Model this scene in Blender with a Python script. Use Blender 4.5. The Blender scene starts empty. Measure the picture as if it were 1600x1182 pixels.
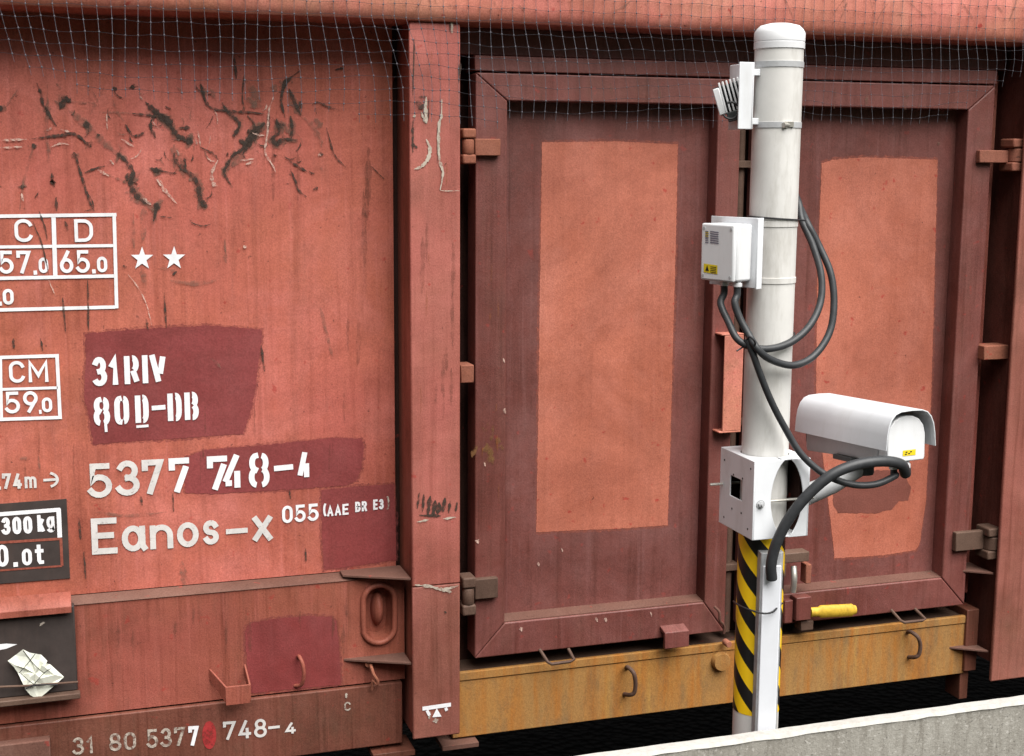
import bpy, math, random
from mathutils import Vector, Matrix
import bmesh
random.seed(7)
R_ = math.radians
scene = bpy.context.scene
COL = scene.collection

# ---------------------------------------------------------------- camera
YAW, PITCH, ROLL, FPX, DIST = R_(18.136), R_(9.0797), R_(0.3533), 2162.4, 4.1
_F = Vector((math.sin(YAW)*math.cos(PITCH), math.cos(YAW)*math.cos(PITCH), -math.sin(PITCH)))
_R0 = Vector((math.cos(YAW), -math.sin(YAW), 0))
_U0 = _R0.cross(_F)
_R = _R0*math.cos(ROLL) + _U0*math.sin(ROLL)
_U = -_R0*math.sin(ROLL) + _U0*math.cos(ROLL)
cam_d = bpy.data.cameras.new('camera')
cam = bpy.data.objects.new('camera', cam_d)
COL.objects.link(cam)
cam.matrix_world = Matrix(((_R.x, _U.x, -_F.x, 0), (_R.y, _U.y, -_F.y, -DIST), (_R.z, _U.z, -_F.z, 0), (0, 0, 0, 1)))
cam_d.sensor_fit = 'HORIZONTAL'
cam_d.sensor_width = 36
cam_d.lens = 36*FPX/1600
cam_d.clip_start = 0.05
cam_d.clip_end = 2000
scene.camera = cam

# ---------------------------------------------------------------- sky, sun, exposure
SUN_AZ, SUN_EL = R_(162), R_(59)          # compass azimuth (0 = +Y, 90 = +X)
w = bpy.data.worlds.new('World')
scene.world = w
w.use_nodes = True
nt = w.node_tree
bg = nt.nodes['Background']
sky = nt.nodes.new('ShaderNodeTexSky')
sky.sky_type = 'NISHITA'
sky.sun_disc = False
sky.sun_elevation = SUN_EL
sky.sun_rotation = SUN_AZ
sky.dust_density = 4
sky.air_density = 1
hs = nt.nodes.new('ShaderNodeHueSaturation')   # overcast: the blue is mostly gone
hs.inputs['Saturation'].default_value = 0.12
nt.links.new(sky.outputs[0], hs.inputs['Color'])
nt.links.new(hs.outputs[0], bg.inputs[0])
bg.inputs[1].default_value = 0.05
sd = bpy.data.lights.new('sun', 'SUN')
sd.energy = 4.6
sd.angle = R_(62)
sd.color = (1, 0.97, 0.93)
so = bpy.data.objects.new('sun', sd)
COL.objects.link(so)
_dir = Vector((math.sin(SUN_AZ)*math.cos(SUN_EL), math.cos(SUN_AZ)*math.cos(SUN_EL), math.sin(SUN_EL)))
so.rotation_euler = _dir.to_track_quat('Z', 'Y').to_euler()
so.location = (3, -6, 8)
scene.view_settings.view_transform = 'Standard'
scene.view_settings.look = 'None'
scene.view_settings.exposure = 0.68
scene.view_settings.gamma = 1

# ---------------------------------------------------------------- helpers
def ray(px, py):
    return _F + _R*((px-800)/FPX) - _U*((py-591)/FPX)
def at(px, py, Y):                       # photo position -> point on a plane of constant depth
    d = ray(px, py); t = (Y+DIST)/d.y
    return Vector((d.x*t, Y, d.z*t))
def atx(px, py, X):                      # the same on a plane facing along X
    d = ray(px, py); t = X/d.x
    return Vector((X, d.y*t-DIST, d.z*t))

class MB:
    def __init__(s): s.v = []; s.f = []
    def add(s, vs, fs):
        b = len(s.v)
        s.v += [tuple(x) for x in vs]
        s.f += [tuple(i+b for i in q) for q in fs]
        return s
    def box(s, x0, x1, y0, y1, z0, z1):
        vs = [(x0,y0,z0),(x1,y0,z0),(x1,y1,z0),(x0,y1,z0),(x0,y0,z1),(x1,y0,z1),(x1,y1,z1),(x0,y1,z1)]
        return s.add(vs, [(0,3,2,1),(4,5,6,7),(0,1,5,4),(1,2,6,5),(2,3,7,6),(3,0,4,7)])
    def obox(s, c, ax, ay, az, hx, hy, hz):
        vs = []
        for k in (-1, 1):
            for i, j in ((-1,-1),(1,-1),(1,1),(-1,1)):
                vs.append(c + ax*(i*hx) + ay*(j*hy) + az*(k*hz))
        return s.add(vs, [(0,3,2,1),(4,5,6,7),(0,1,5,4),(1,2,6,5),(2,3,7,6),(3,0,4,7)])
    def prism(s, poly, vec):               # closed polygon of points swept by vec
        n = len(poly); vec = Vector(vec)
        vs = [Vector(p) for p in poly] + [Vector(p)+vec for p in poly]
        fs = [tuple(range(n))[::-1], tuple(range(n, 2*n))]
        fs += [(i, (i+1) % n, n+(i+1) % n, n+i) for i in range(n)]
        return s.add(vs, fs)
    def sheet(s, pts):
        return s.add(pts, [tuple(range(len(pts)))])
    def tube(s, path, r, n=10, cap=True, closed=False):
        path = [Vector(p) for p in path]
        rr = r if isinstance(r, (list, tuple)) else [r]*len(path)
        vs = []; up = None; m = len(path)
        for i, p in enumerate(path):
            if closed: t = path[(i+1) % m]-path[i-1]
            else: t = path[min(i+1, m-1)]-path[max(i-1, 0)]
            t.normalize()
            if up is None:
                up = Vector((0,0,1)) if abs(t.z) < .9 else Vector((0,1,0))
            up = (up - t*up.dot(t)).normalized()
            sd_ = t.cross(up)
            for k in range(n):
                a = 2*math.pi*k/n
                vs.append(p + (up*math.cos(a)+sd_*math.sin(a))*rr[i])
        fs = []
        for i in range(m if closed else m-1):
            j = (i+1) % m
            for k in range(n):
                fs.append((i*n+k, i*n+(k+1) % n, j*n+(k+1) % n, j*n+k))
        if cap and not closed:
            fs.append(tuple(range(n))[::-1]); fs.append(tuple(range((m-1)*n, m*n)))
        return s.add(vs, fs)
    def lathe(s, prof, c, ax=(0,0,1), n=48):
        ax = Vector(ax).normalized(); c = Vector(c)
        e1 = ax.orthogonal().normalized(); e2 = ax.cross(e1)
        vs = []
        for r, h in prof:
            for k in range(n):
                a = 2*math.pi*k/n
                vs.append(c + ax*h + (e1*math.cos(a)+e2*math.sin(a))*r)
        fs = []
        for i in range(len(prof)-1):
            for k in range(n):
                fs.append((i*n+k, i*n+(k+1) % n, (i+1)*n+(k+1) % n, (i+1)*n+k))
        fs.append(tuple(range(n))[::-1]); fs.append(tuple(range((len(prof)-1)*n, len(prof)*n)))
        return s.add(vs, fs)
    def build(s, name, mat, parent=None, bevel=0, smooth=True, seg=2):
        me = bpy.data.meshes.new(name)
        me.from_pydata(s.v, [], s.f); me.validate()
        bm = bmesh.new(); bm.from_mesh(me)
        bmesh.ops.recalc_face_normals(bm, faces=bm.faces)
        bm.to_mesh(me); bm.free()
        me.materials.append(mat)
        if smooth:
            me.polygons.foreach_set('use_smooth', [True]*len(me.polygons))
            me.set_sharp_from_angle(angle=R_(38))
        o = bpy.data.objects.new(name, me)
        COL.objects.link(o)
        if parent is not None:
            o.parent = parent
            p = parent; off = Vector((0,0,0))
            while p is not None: off += p.location; p = p.parent
            o.location = -off
        if bevel:
            m = o.modifiers.new('bevel', 'BEVEL'); m.width = bevel; m.segments = seg
            m.limit_method = 'ANGLE'; m.angle_limit = R_(40); m.harden_normals = False
        return o

def tag(o, label=None, cat=None, group=None, kind=None):
    if label: o['label'] = label
    if cat: o['category'] = cat
    if group: o['group'] = group
    if kind: o['kind'] = kind
    return o
def thing(name, loc, label, cat, group=None):
    o = bpy.data.objects.new(name, None); COL.objects.link(o)
    o.location = loc; o.empty_display_size = 0.1
    return tag(o, label, cat, group)
def spline(pts, k=8):
    pts = [Vector(p) for p in pts]; out = []
    P = [pts[0]*2-pts[1]] + pts + [pts[-1]*2-pts[-2]]
    for i in range(1, len(P)-2):
        p0, p1, p2, p3 = P[i-1:i+3]
        for j in range(k):
            t = j/k
            out.append(.5*((2*p1)+(p2-p0)*t+(2*p0-5*p1+4*p2-p3)*t*t+(3*p1-p0-3*p2+p3)*t**3))
    out.append(pts[-1])
    return out

# ---------------------------------------------------------------- materials
class G:
    def __init__(s, name):
        s.m = bpy.data.materials.new(name); s.m.use_nodes = True
        s.t = s.m.node_tree; s.b = s.t.nodes['Principled BSDF']
        s.tc = s.t.nodes.new('ShaderNodeTexCoord')
    def n(s, typ, **kw):
        o = s.t.nodes.new(typ)
        for k, v in kw.items(): setattr(o, k, v)
        return o
    def l(s, a, b): s.t.links.new(a, b)
    def noise(s, scale, detail=4, rough=.6, stretch=(1,1,1), loc=(0,0,0), dist=0):
        mp = s.n('ShaderNodeMapping'); mp.inputs['Scale'].default_value = stretch; mp.inputs['Location'].default_value = loc
        s.l(s.tc.outputs['Object'], mp.inputs['Vector'])
        no = s.n('ShaderNodeTexNoise'); no.inputs['Scale'].default_value = scale
        no.inputs['Detail'].default_value = detail; no.inputs['Roughness'].default_value = rough
        no.inputs['Distortion'].default_value = dist
        s.l(mp.outputs[0], no.inputs['Vector'])
        return no.outputs['Fac']
    def ramp(s, fac, a, b, lo=0., hi=1.):
        r = s.n('ShaderNodeMapRange'); r.clamp = True
        r.inputs['From Min'].default_value = a; r.inputs['From Max'].default_value = b
        r.inputs['To Min'].default_value = lo; r.inputs['To Max'].default_value = hi
        s.l(fac, r.inputs['Value'])
        return r.outputs[0]
    def mix(s, fac, a, b, mode='MIX'):
        m = s.n('ShaderNodeMix', data_type='RGBA', blend_type=mode)
        for sock, v in ((m.inputs[0], fac), (m.inputs[6], a), (m.inputs[7], b)):
            if isinstance(v, (int, float)): sock.default_value = v
            elif isinstance(v, tuple): sock.default_value = (*v, 1)
            else: s.l(v, sock)
        return m.outputs[2]
    def math(s, op, a, b=None):
        m = s.n('ShaderNodeMath', operation=op)
        for sock, v in ((m.inputs[0], a), (m.inputs[1], b)):
            if v is None: continue
            if isinstance(v, (int, float)): sock.default_value = v
            else: s.l(v, sock)
        return m.outputs[0]
    def out(s, col, rough=.6, spec=.35, bump=None, bstr=.2, bdist=.002, metal=0):
        if isinstance(col, tuple): s.b.inputs['Base Color'].default_value = (*col, 1)
        else: s.l(col, s.b.inputs['Base Color'])
        if isinstance(rough, (int, float)): s.b.inputs['Roughness'].default_value = rough
        else: s.l(rough, s.b.inputs['Roughness'])
        s.b.inputs['Specular IOR Level'].default_value = spec
        s.b.inputs['Metallic'].default_value = metal
        if bump is not None:
            bp = s.n('ShaderNodeBump'); bp.inputs['Strength'].default_value = bstr; bp.inputs['Distance'].default_value = bdist
            s.l(bump, bp.inputs['Height']); s.l(bp.outputs[0], s.b.inputs['Normal'])
        return s.m

def wagon_paint(name, base, warm, pale, grime=(.09,.045,.03), grime_amt=.5, speck=.5, streak=.5, rough=.58, spec=.3, seed=0):
    g = G(name); L = (seed*3.1, seed*1.7, seed*2.3)
    c = g.mix(g.ramp(g.noise(1.6, 5, .6, loc=L), .35, .68), base, warm)
    c = g.mix(g.ramp(g.noise(3.1, 6, .65, loc=(L[0]+5, 2, 1), dist=.6), .48, .75, 0, .55), c, pale)
    c = g.mix(g.ramp(g.noise(7, 6, .7, stretch=(2.6,1,.28), loc=L), .5, .78, 0, streak), c, grime)
    c = g.mix(g.ramp(g.noise(2.2, 8, .75, loc=(9, L[1], 4)), .52, .8, 0, grime_amt), c, grime)
    c = g.mix(g.ramp(g.noise(55, 3, .6, loc=L), .69, .74, 0, speck), c, (.055,.02,.015))
    c = g.mix(g.ramp(g.noise(30, 2, .5, loc=(3, L[2], 8)), .69, .75, 0, speck), c, (.36,.04,.03))
    fine = g.noise(210, 3, .7)
    c = g.mix(g.ramp(g.noise(1.9, 7, .68, loc=(L[1]+2, 1, 6), dist=.8), .33, .7), g.mix(1, c, (.70,.66,.64), 'MULTIPLY'), g.mix(1, c, (1.14,1.2,1.22), 'MULTIPLY'))
    run = g.noise(11, 5, .7, stretch=(3.4,1,.13), loc=(L[0]+1, 3, L[2]))
    c = g.mix(g.ramp(run, .50, .70, 0, min(1, streak*2.2)), c, g.mix(1, c, (.60,.52,.46), 'MULTIPLY'))
    run2 = g.noise(17, 4, .65, stretch=(3,1,.11), loc=(L[2]+8, 5, L[0]))
    c = g.mix(g.ramp(run2, .56, .74, 0, streak*1.3), c, pale)
    gr = g.mix(g.ramp(g.noise(6, 3, .5), .3, .7), g.mix(1, c, (.86,.84,.84), 'MULTIPLY'), g.mix(1, c, (.72,.69,.69), 'MULTIPLY'))
    c = g.mix(g.ramp(fine, .3, .7, 0, 1), gr, g.mix(1, c, (1.18,1.22,1.22), 'MULTIPLY'))
    med = g.noise(12, 5, .6)
    h = g.math('ADD', g.math('MULTIPLY', fine, .12), g.math('MULTIPLY', g.noise(3.5, 3, .5), 1.4))
    h = g.math('ADD', h, g.math('MULTIPLY', med, .25))
    return g.out(c, g.ramp(med, .3, .7, rough-.1, rough+.12), spec, h, .45, .011)

M = {}
M['red'] = wagon_paint('faded red paint', (.50,.128,.098), (.45,.126,.076), (.62,.205,.175), grime_amt=.4, speck=.6, streak=.25)
M['red_post'] = wagon_paint('faded red post paint', (.45,.125,.105), (.33,.115,.08), (.54,.18,.15), grime_amt=.55, speck=.7, streak=.25, seed=2)
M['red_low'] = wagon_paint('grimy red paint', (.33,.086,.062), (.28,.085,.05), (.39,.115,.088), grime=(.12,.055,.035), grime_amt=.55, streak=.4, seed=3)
M['rail_red'] = wagon_paint('scraped rail paint', (.56,.165,.14), (.50,.18,.11), (.62,.30,.21), grime=(.24,.14,.065), grime_amt=.6, speck=.9, streak=.15, seed=4)
M['sole'] = wagon_paint('brake dust brown', (.18,.055,.038), (.155,.056,.034), (.20,.07,.048), grime=(.085,.05,.03), grime_amt=.7, streak=.5, seed=5)
M['door'] = wagon_paint('dull purple red paint', (.185,.060,.051), (.15,.045,.036), (.225,.098,.09), grime=(.10,.05,.038), grime_amt=.4, speck=.3, streak=.3, rough=.5, spec=.4, seed=6)
M['door_frame'] = wagon_paint('dull frame paint', (.185,.058,.049), (.16,.048,.038), (.22,.088,.078), grime=(.11,.055,.035), grime_amt=.35, speck=.35, streak=.35, rough=.5, spec=.4, seed=7)
M['patch_light'] = wagon_paint('fresh orange red paint', (.46,.145,.095), (.42,.125,.075), (.52,.19,.14), grime_amt=.2, speck=.75, streak=.12, seed=8)
M['patch_dark'] = wagon_paint('dark touch up paint', (.24,.048,.047), (.22,.038,.036), (.26,.07,.068), grime_amt=.2, speck=.1, streak=.1, seed=9)
M['patch_brown'] = wagon_paint('brown smear', (.19,.06,.045), (.17,.055,.04), (.2,.07,.05), grime_amt=.2, speck=.1, streak=.1, seed=10)
M['ledge'] = wagon_paint('dusty ledge', (.145,.072,.054), (.14,.060,.043), (.18,.10,.078), grime=(.08,.05,.036), grime_amt=.4, streak=.05, seed=11, rough=.8)
M['rusty'] = wagon_paint('rusty fittings', (.28,.10,.066), (.30,.10,.05), (.34,.14,.10), grime=(.10,.055,.03), grime_amt=.6, speck=.8, streak=.1, seed=12, rough=.8)
M['dirt_and_shade'] = wagon_paint('greasy fittings and sill shade', (.12,.07,.05), (.10,.055,.04), (.16,.10,.07), grime=(.05,.03,.02), grime_amt=.6, speck=.4, streak=.1, seed=13, rough=.7)
M['post_low'] = wagon_paint('brown grimy post paint', (.30,.098,.075), (.24,.092,.062), (.36,.125,.10), grime=(.12,.06,.04), grime_amt=.6, speck=.6, streak=.35, seed=16)
M['web'] = wagon_paint('dark web paint', (.15,.045,.035), (.11,.038,.028), (.19,.055,.04), grime=(.06,.03,.022), seed=15, rough=.8, spec=.15)  # darker red brown for the right post's web
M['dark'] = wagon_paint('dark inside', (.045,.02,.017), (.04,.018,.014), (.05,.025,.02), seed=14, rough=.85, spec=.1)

def sill_mat():
    g = G('ochre rusty sill')
    c = g.mix(g.ramp(g.noise(2.4, 5, .6), .35, .65), (.38,.18,.046), (.32,.175,.062))
    st = g.noise(9, 6, .7, stretch=(2.6,1,.2), loc=(2,0,1))
    c = g.mix(g.ramp(st, .45, .64, 0, .75), c, (.36,.13,.022))
    st2 = g.noise(14, 5, .7, stretch=(2.6,1,.16), loc=(7,0,3))
    c = g.mix(g.ramp(st2, .55, .74, 0, .45), c, (.44,.27,.07))
    st3 = g.noise(12, 6, .72, stretch=(1.5,1,.5), loc=(11,0,9))
    c = g.mix(g.ramp(st3, .50, .72, 0, .6), c, (.15,.10,.055))
    c = g.mix(g.ramp(g.noise(3, 7, .7, stretch=(2,1,.5), loc=(4,4,4)), .55, .75, 0, .6), c, (.10,.06,.035))
    fine = g.noise(200, 3, .7)
    c = g.mix(g.ramp(fine, .3, .7), g.mix(1, c, (.78,.78,.78), 'MULTIPLY'), g.mix(1, c, (1.2,1.2,1.2), 'MULTIPLY'))
    return g.out(c, .75, .2, fine, .25, .003)
M['sill'] = sill_mat()

def simple(name, col, rough=.5, spec=.4, var=.12, scale=18, metal=0, dirt=None, damt=.4, bump=.1):
    g = G(name)
    n1 = g.noise(scale, 5, .65)
    c = g.mix(g.ramp(n1, .3, .7), tuple(x*(1-var) for x in col), tuple(x*(1+var) for x in col))
    if dirt: c = g.mix(g.ramp(g.noise(scale*.5, 6, .7, stretch=(1.6,1.6,.35), loc=(3,1,2)), .5, .78, 0, damt), c, dirt)
    return g.out(c, rough, spec, g.noise(scale*9, 3, .6), bump, .001, metal)
M['pole'] = simple('weathered white pole', (.65,.64,.615), .5, .4, .05, 14, dirt=(.34,.32,.28), damt=.95)
M['galv'] = simple('galvanised steel', (.42,.43,.44), .45, .5, .12, 40, dirt=(.3,.29,.27))
M['white'] = simple('white plastic', (.70,.71,.725), .45, .45, .03, 10, dirt=(.46,.45,.42), damt=.45)
M['white_metal'] = simple('white coated sheet', (.72,.74,.77), .38, .5, .03, 12, dirt=(.42,.41,.38), damt=.5)
M['shield'] = simple('pale grey coated aluminium', (.62,.64,.67), .45, .45, .03, 12, dirt=(.42,.42,.4), damt=.45)
M['housing'] = simple('light grey housing', (.48,.48,.49), .5, .4, .05, 30)
M['steel'] = simple('clamp steel', (.55,.53,.48), .35, .5, .15, 30, .7)
M['conduit'] = simple('black ribbed conduit', (.035,.037,.04), .45, .4, .2, 60)
M['rubber'] = simple('black plastic', (.02,.02,.022), .5, .4, .2, 50)
M['lamp_dark'] = simple('dark lamp body', (.05,.055,.055), .5, .4, .2, 40)
M['yellow'] = simple('yellow label', (.72,.55,.02), .5, .3, .05, 40)
M['yellow_lever'] = simple('scuffed yellow paint', (.56,.36,.035), .55, .3, .2, 60, dirt=(.12,.06,.02), damt=.7)
M['label_ink'] = simple('label ink', (.16,.15,.2), .6, .2, .3, 200)
M['black_ink'] = simple('black ink', (.02,.02,.02), .6, .2, .1, 50)
M['holder'] = simple('dark sign paint', (.045,.035,.032), .6, .3, .25, 12, dirt=(.09,.06,.05), damt=.5)
M['paper'] = simple('crumpled paper', (.74,.76,.66), .7, .2, .06, 60, dirt=(.5,.48,.36), damt=.4)
M['net'] = simple('dark nylon cord', (.115,.115,.135), .3, .6, .2, 30)
M['red_dot'] = None
M['duct'] = simple('grey white duct', (.68,.70,.74), .45, .4, .03, 20, dirt=(.5,.5,.5), damt=.2)
M['duct_side'] = simple('grey duct edge', (.36,.37,.38), .5, .4, .15, 60)

def paint_mark(name, col, wear, scale=70, lo=.42, hi=.52):
    g = G(name)
    c = g.mix(g.ramp(g.noise(25, 4, .6), .3, .7), tuple(x*.86 for x in col), tuple(min(1, x*1.08) for x in col))
    m = g.out(c, .6, .25)
    if wear:
        tr = g.n('ShaderNodeBsdfTransparent'); mx = g.n('ShaderNodeMixShader')
        a = g.ramp(g.noise(scale, 6, .72), lo, hi, 1-wear, 1)
        g.l(a, mx.inputs[0]); g.l(tr.outputs[0], mx.inputs[1]); g.l(g.b.outputs[0], mx.inputs[2])
        g.l(mx.outputs[0], g.t.nodes['Material Output'].inputs[0])
    return m
M['red_dot'] = paint_mark('faded red dot', (.36,.035,.035), .8, 45, .34, .55)
M['letter'] = paint_mark('white stencil paint', (.80,.80,.82), .35, 60, .28, .36)
M['letter_old'] = paint_mark('old off white paint', (.62,.60,.58), .6, 70, .30, .42)
M['letter_worn'] = paint_mark('worn grey white paint', (.46,.40,.34), .85, 80, .40, .55)
M['scrape'] = paint_mark('dark scrape', (.055,.038,.030), .95, 60, .34, .56)
M['scrape_soft'] = paint_mark('taupe scrape', (.21,.115,.085), .95, 38, .42, .78)
M['scrape_pale'] = paint_mark('pale bare scrape', (.62,.42,.35), .9, 60, .40, .58)
M['spray_light'] = paint_mark('thin orange overspray', (.42,.12,.08), .95, 55, .38, .85)
M['spray_dark'] = paint_mark('thin dark overspray', (.25,.06,.058), .95, 55, .38, .85)
M['bare'] = paint_mark('bare metal gouge', (.46,.40,.33), .6, 60, .36, .50)

def hazard():
    g = G('hazard stripes')
    sp = g.n('ShaderNodeSeparateXYZ'); g.l(g.tc.outputs['Object'], sp.inputs[0])
    dx = g.math('SUBTRACT', sp.outputs[0], 1.626); dy = g.math('MULTIPLY', g.math('ADD', sp.outputs[1], 1.133), -1)
    th = g.math('ARCTAN2', dx, dy)
    v = g.math('FRACT', g.math('ADD', g.math('DIVIDE', g.math('ADD', sp.outputs[2], g.math('MULTIPLY', th, .0637)), .1), 40.05))
    f = g.math('GREATER_THAN', v, .5)
    c = g.mix(f, (.012,.011,.011), (.97,.62,.012))
    return g.out(c, .4, .4)
M['hazard'] = hazard()

def concrete():
    g = G('weathered concrete')
    c = g.mix(g.ramp(g.noise(4, 6, .7), .35, .68), (.33,.315,.28), (.25,.235,.205))
    c = g.mix(g.ramp(g.noise(16, 6, .75, stretch=(2.4,2.4,.3), loc=(1,2,3)), .47, .66, 0, .75), c, (.17,.155,.13))
    c = g.mix(g.ramp(g.noise(90, 4, .7), .56, .68, 0, .6), c, (.52,.50,.46))
    c = g.mix(g.ramp(g.noise(130, 3, .6, loc=(5,5,5)), .62, .70, 0, .7), c, (.10,.095,.085))
    f = g.noise(120, 4, .7)
    return g.out(c, .9, .2, f, .5, .004)
M['concrete'] = concrete()
M['concrete_top_lit'] = simple('light painted concrete edge', (.43,.42,.395), .9, .2, .1, 60, dirt=(.25,.23,.2), damt=.5, bump=.4)  # paler colour puts the light from above into the wall's top
def ballast():
    g = G('ballast darkened for shade')  # near black colour stands in for the shade under the wagon
    v = g.n('ShaderNodeTexVoronoi'); v.inputs['Scale'].default_value = 22
    g.l(g.tc.outputs['Object'], v.inputs['Vector'])
    c = g.mix(g.ramp(v.outputs['Distance'], 0, .6), (.020,.016,.014), (.006,.005,.0045))
    return g.out(c, .95, .1, v.outputs['Distance'], 1, .03)
M['ballast'] = ballast()

# ---------------------------------------------------------------- flat marks: ribbons and lettering on the wagon's faces
def ribbon(mb, pts, wid, nrm=Vector((0,-1,0)), closed=False, lift=0.):
    """flat band along pts (3-D, on a plane), wid a number or list"""
    n = len(pts); ww = wid if isinstance(wid, (list, tuple)) else [wid]*n
    a = []; b = []
    for i in range(n):
        p = pts[i]
        if closed: d0 = (p-pts[i-1]); d1 = (pts[(i+1) % n]-p)
        else:
            d0 = p-pts[i-1] if i > 0 else pts[1]-p
            d1 = pts[i+1]-p if i < n-1 else d0
        d0 = d0.normalized(); d1 = d1.normalized()
        n0 = nrm.cross(d0); n1 = nrm.cross(d1)
        m = n0+n1
        if m.length < 1e-4: m = n0.copy()
        m.normalize()
        k = 1/max(.5, m.dot(n0))
        a.append(p+m*(ww[i]*.5*k)+nrm*lift); b.append(p-m*(ww[i]*.5*k)+nrm*lift)
    fs = [(i, i+1, n+i+1, n+i) for i in range(n-1)]
    if closed: fs.append((n-1, 0, n, 2*n-1))
    mb.add(a+b, fs)

def arc(cx, cy, rx, ry, a0, a1, n=12):
    return [(cx+rx*math.cos(R_(a0+(a1-a0)*i/n)), cy+ry*math.sin(R_(a0+(a1-a0)*i/n))) for i in range(n+1)]
def ell(cx, cy, rx, ry, n=22): return ('c', arc(cx, cy, rx, ry, 0, 360, n)[:-1])
X = .7
GL = {
 '0': [('c', arc(.5,.7,.5,.3,0,180)+arc(.5,.3,.5,.3,180,360))],
 '1': [[(.05,.74),(.72,1),(.72,0)]],
 '3': [arc(.48,.75,.44,.25,155,-92), arc(.46,.26,.54,.26,88,-158)],
 '4': [[(.60,1),(0,.22),(1,.22)], [(.72,.52),(.72,0)]],
 '5': [[(.92,1),(.1,1),(.06,.5)]+arc(.44,.31,.56,.31,118,-152)],
 '6': [[(.66,1),(.12,.46)], ell(.5,.3,.5,.3)],
 '7': [[(0,.8),(0,1),(1,1),(.3,0)]],
 '8': [ell(.5,.755,.42,.245), ell(.5,.265,.5,.265)],
 '9': [ell(.5,.7,.5,.3), [(.9,.55),(.34,0)]],
 'C': [arc(.5,.7,.5,.3,18,180)+arc(.5,.3,.5,.3,180,342)],
 'D': [('c', [(0,0),(0,1)]+arc(.5,.62,.5,.38,90,0)+arc(.5,.38,.5,.38,0,-90))],
 'M': [[(0,0),(0,1),(.5,.3),(1,1),(1,0)]],
 'A': [[(0,0),(.5,1),(1,0)], [(.2,.3),(.8,.3)]],
 'B': [('c', [(0,0),(0,1)]+arc(.5,.76,.42,.24,90,-90,8)[:-1]+[(.55,.52)]+arc(.5,.26,.5,.26,90,-90,8))],
 'E': [[(1,1),(0,1),(0,0),(1,0)], [(0,.52),(.85,.52)]],
 'R': [[(0,0),(0,1)]+arc(.5,.75,.46,.25,90,-90,8)+[(.05,.5)], [(.55,.5),(1,0)]],
 'a': [ell(.42,.35,.42,.35), [(.9,.7),(.9,.1),(1,.0)]],
 'n': [[(0,0),(0,X)], [(0,.4)]+arc(.5,.4,.5,.3,170,0)+[(1,0)]],
 'o': [ell(.5,.35,.5,.35)],
 's': [arc(.5,.525,.44,.175,20,265,10)+arc(.5,.175,.46,.175,85,-160,10)],
 'x': [[(0,X),(1,0)], [(1,X),(0,0)]],
 'm': [[(0,0),(0,X)], [(0,.45)]+arc(.25,.5,.25,.2,170,0,8)+[(.5,0)], [(.5,.45)]+arc(.75,.5,.25,.2,170,0,8)+[(1,0)]],
 'k': [[(0,0),(0,1)], [(.9,.72),(.1,.3)], [(.35,.42),(1,0)]],
 'g': [ell(.45,.36,.45,.34), [(.95,.72),(.95,-.12)]+arc(.5,-.1,.45,.2,0,-150,8)],
 't': [[(.4,1),(.4,.12),(.6,0),(.95,0)], [(0,.7),(.95,.7)]],
 '-': [[(0,.45),(1,.45)]],
 '.': [[(0,.05),(1,.05)]],
 '(': [arc(1,.5,1,.62,125,235,10)],
 ')': [arc(0,.5,1,.62,55,-55,10)],
 '>': [[(0,.5),(.9,.5)], arc(.2,.5,.8,.5,65,-65,10)],
 # stencil cut
 's0': [arc(.30,.7,.30,.3,90,180)+arc(.30,.3,.30,.3,180,270), arc(.70,.7,.30,.3,90,0)+arc(.70,.3,.30,.3,0,-90)],
 's8': [arc(.32,.755,.27,.245,90,262), arc(.32,.265,.32,.265,98,270), arc(.68,.755,.27,.245,90,-82), arc(.68,.265,.32,.265,82,-90)],
 'sD': [[(.0,0),(.0,1)], [(.60,1)]+arc(.62,.66,.38,.34,90,0)+arc(.62,.34,.38,.34,0,-90)+[(.60,0)]],
 'sB': [[(.0,0),(.0,1)], [(.58,1)]+arc(.60,.765,.34,.235,90,-70,8), arc(.60,.26,.40,.26,75,-90,8)+[(.58,0)]],
 'sR': [[(.0,0),(.0,1)], [(.58,1)]+arc(.60,.74,.36,.26,90,-70,8), [(.62,.47),(1,0)]],
 'sI': [[(.5,0),(.5,1)]],
 'sV': [[(0,1),(.48,.04)], [(1,1),(.70,.28)]],
 's7': [[(0,.78),(0,1),(1,1)], [(.95,.82),(.28,0)]],
 's4': [[(.72,1),(.05,.28)], [(.0,.16),(.42,.16)], [(.78,.55),(.78,0)]],
 's4b': [[(.55,1),(.1,.18)], [(.75,.6),(.75,0)], [(.75,.25),(1.02,.25)]],
}
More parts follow.
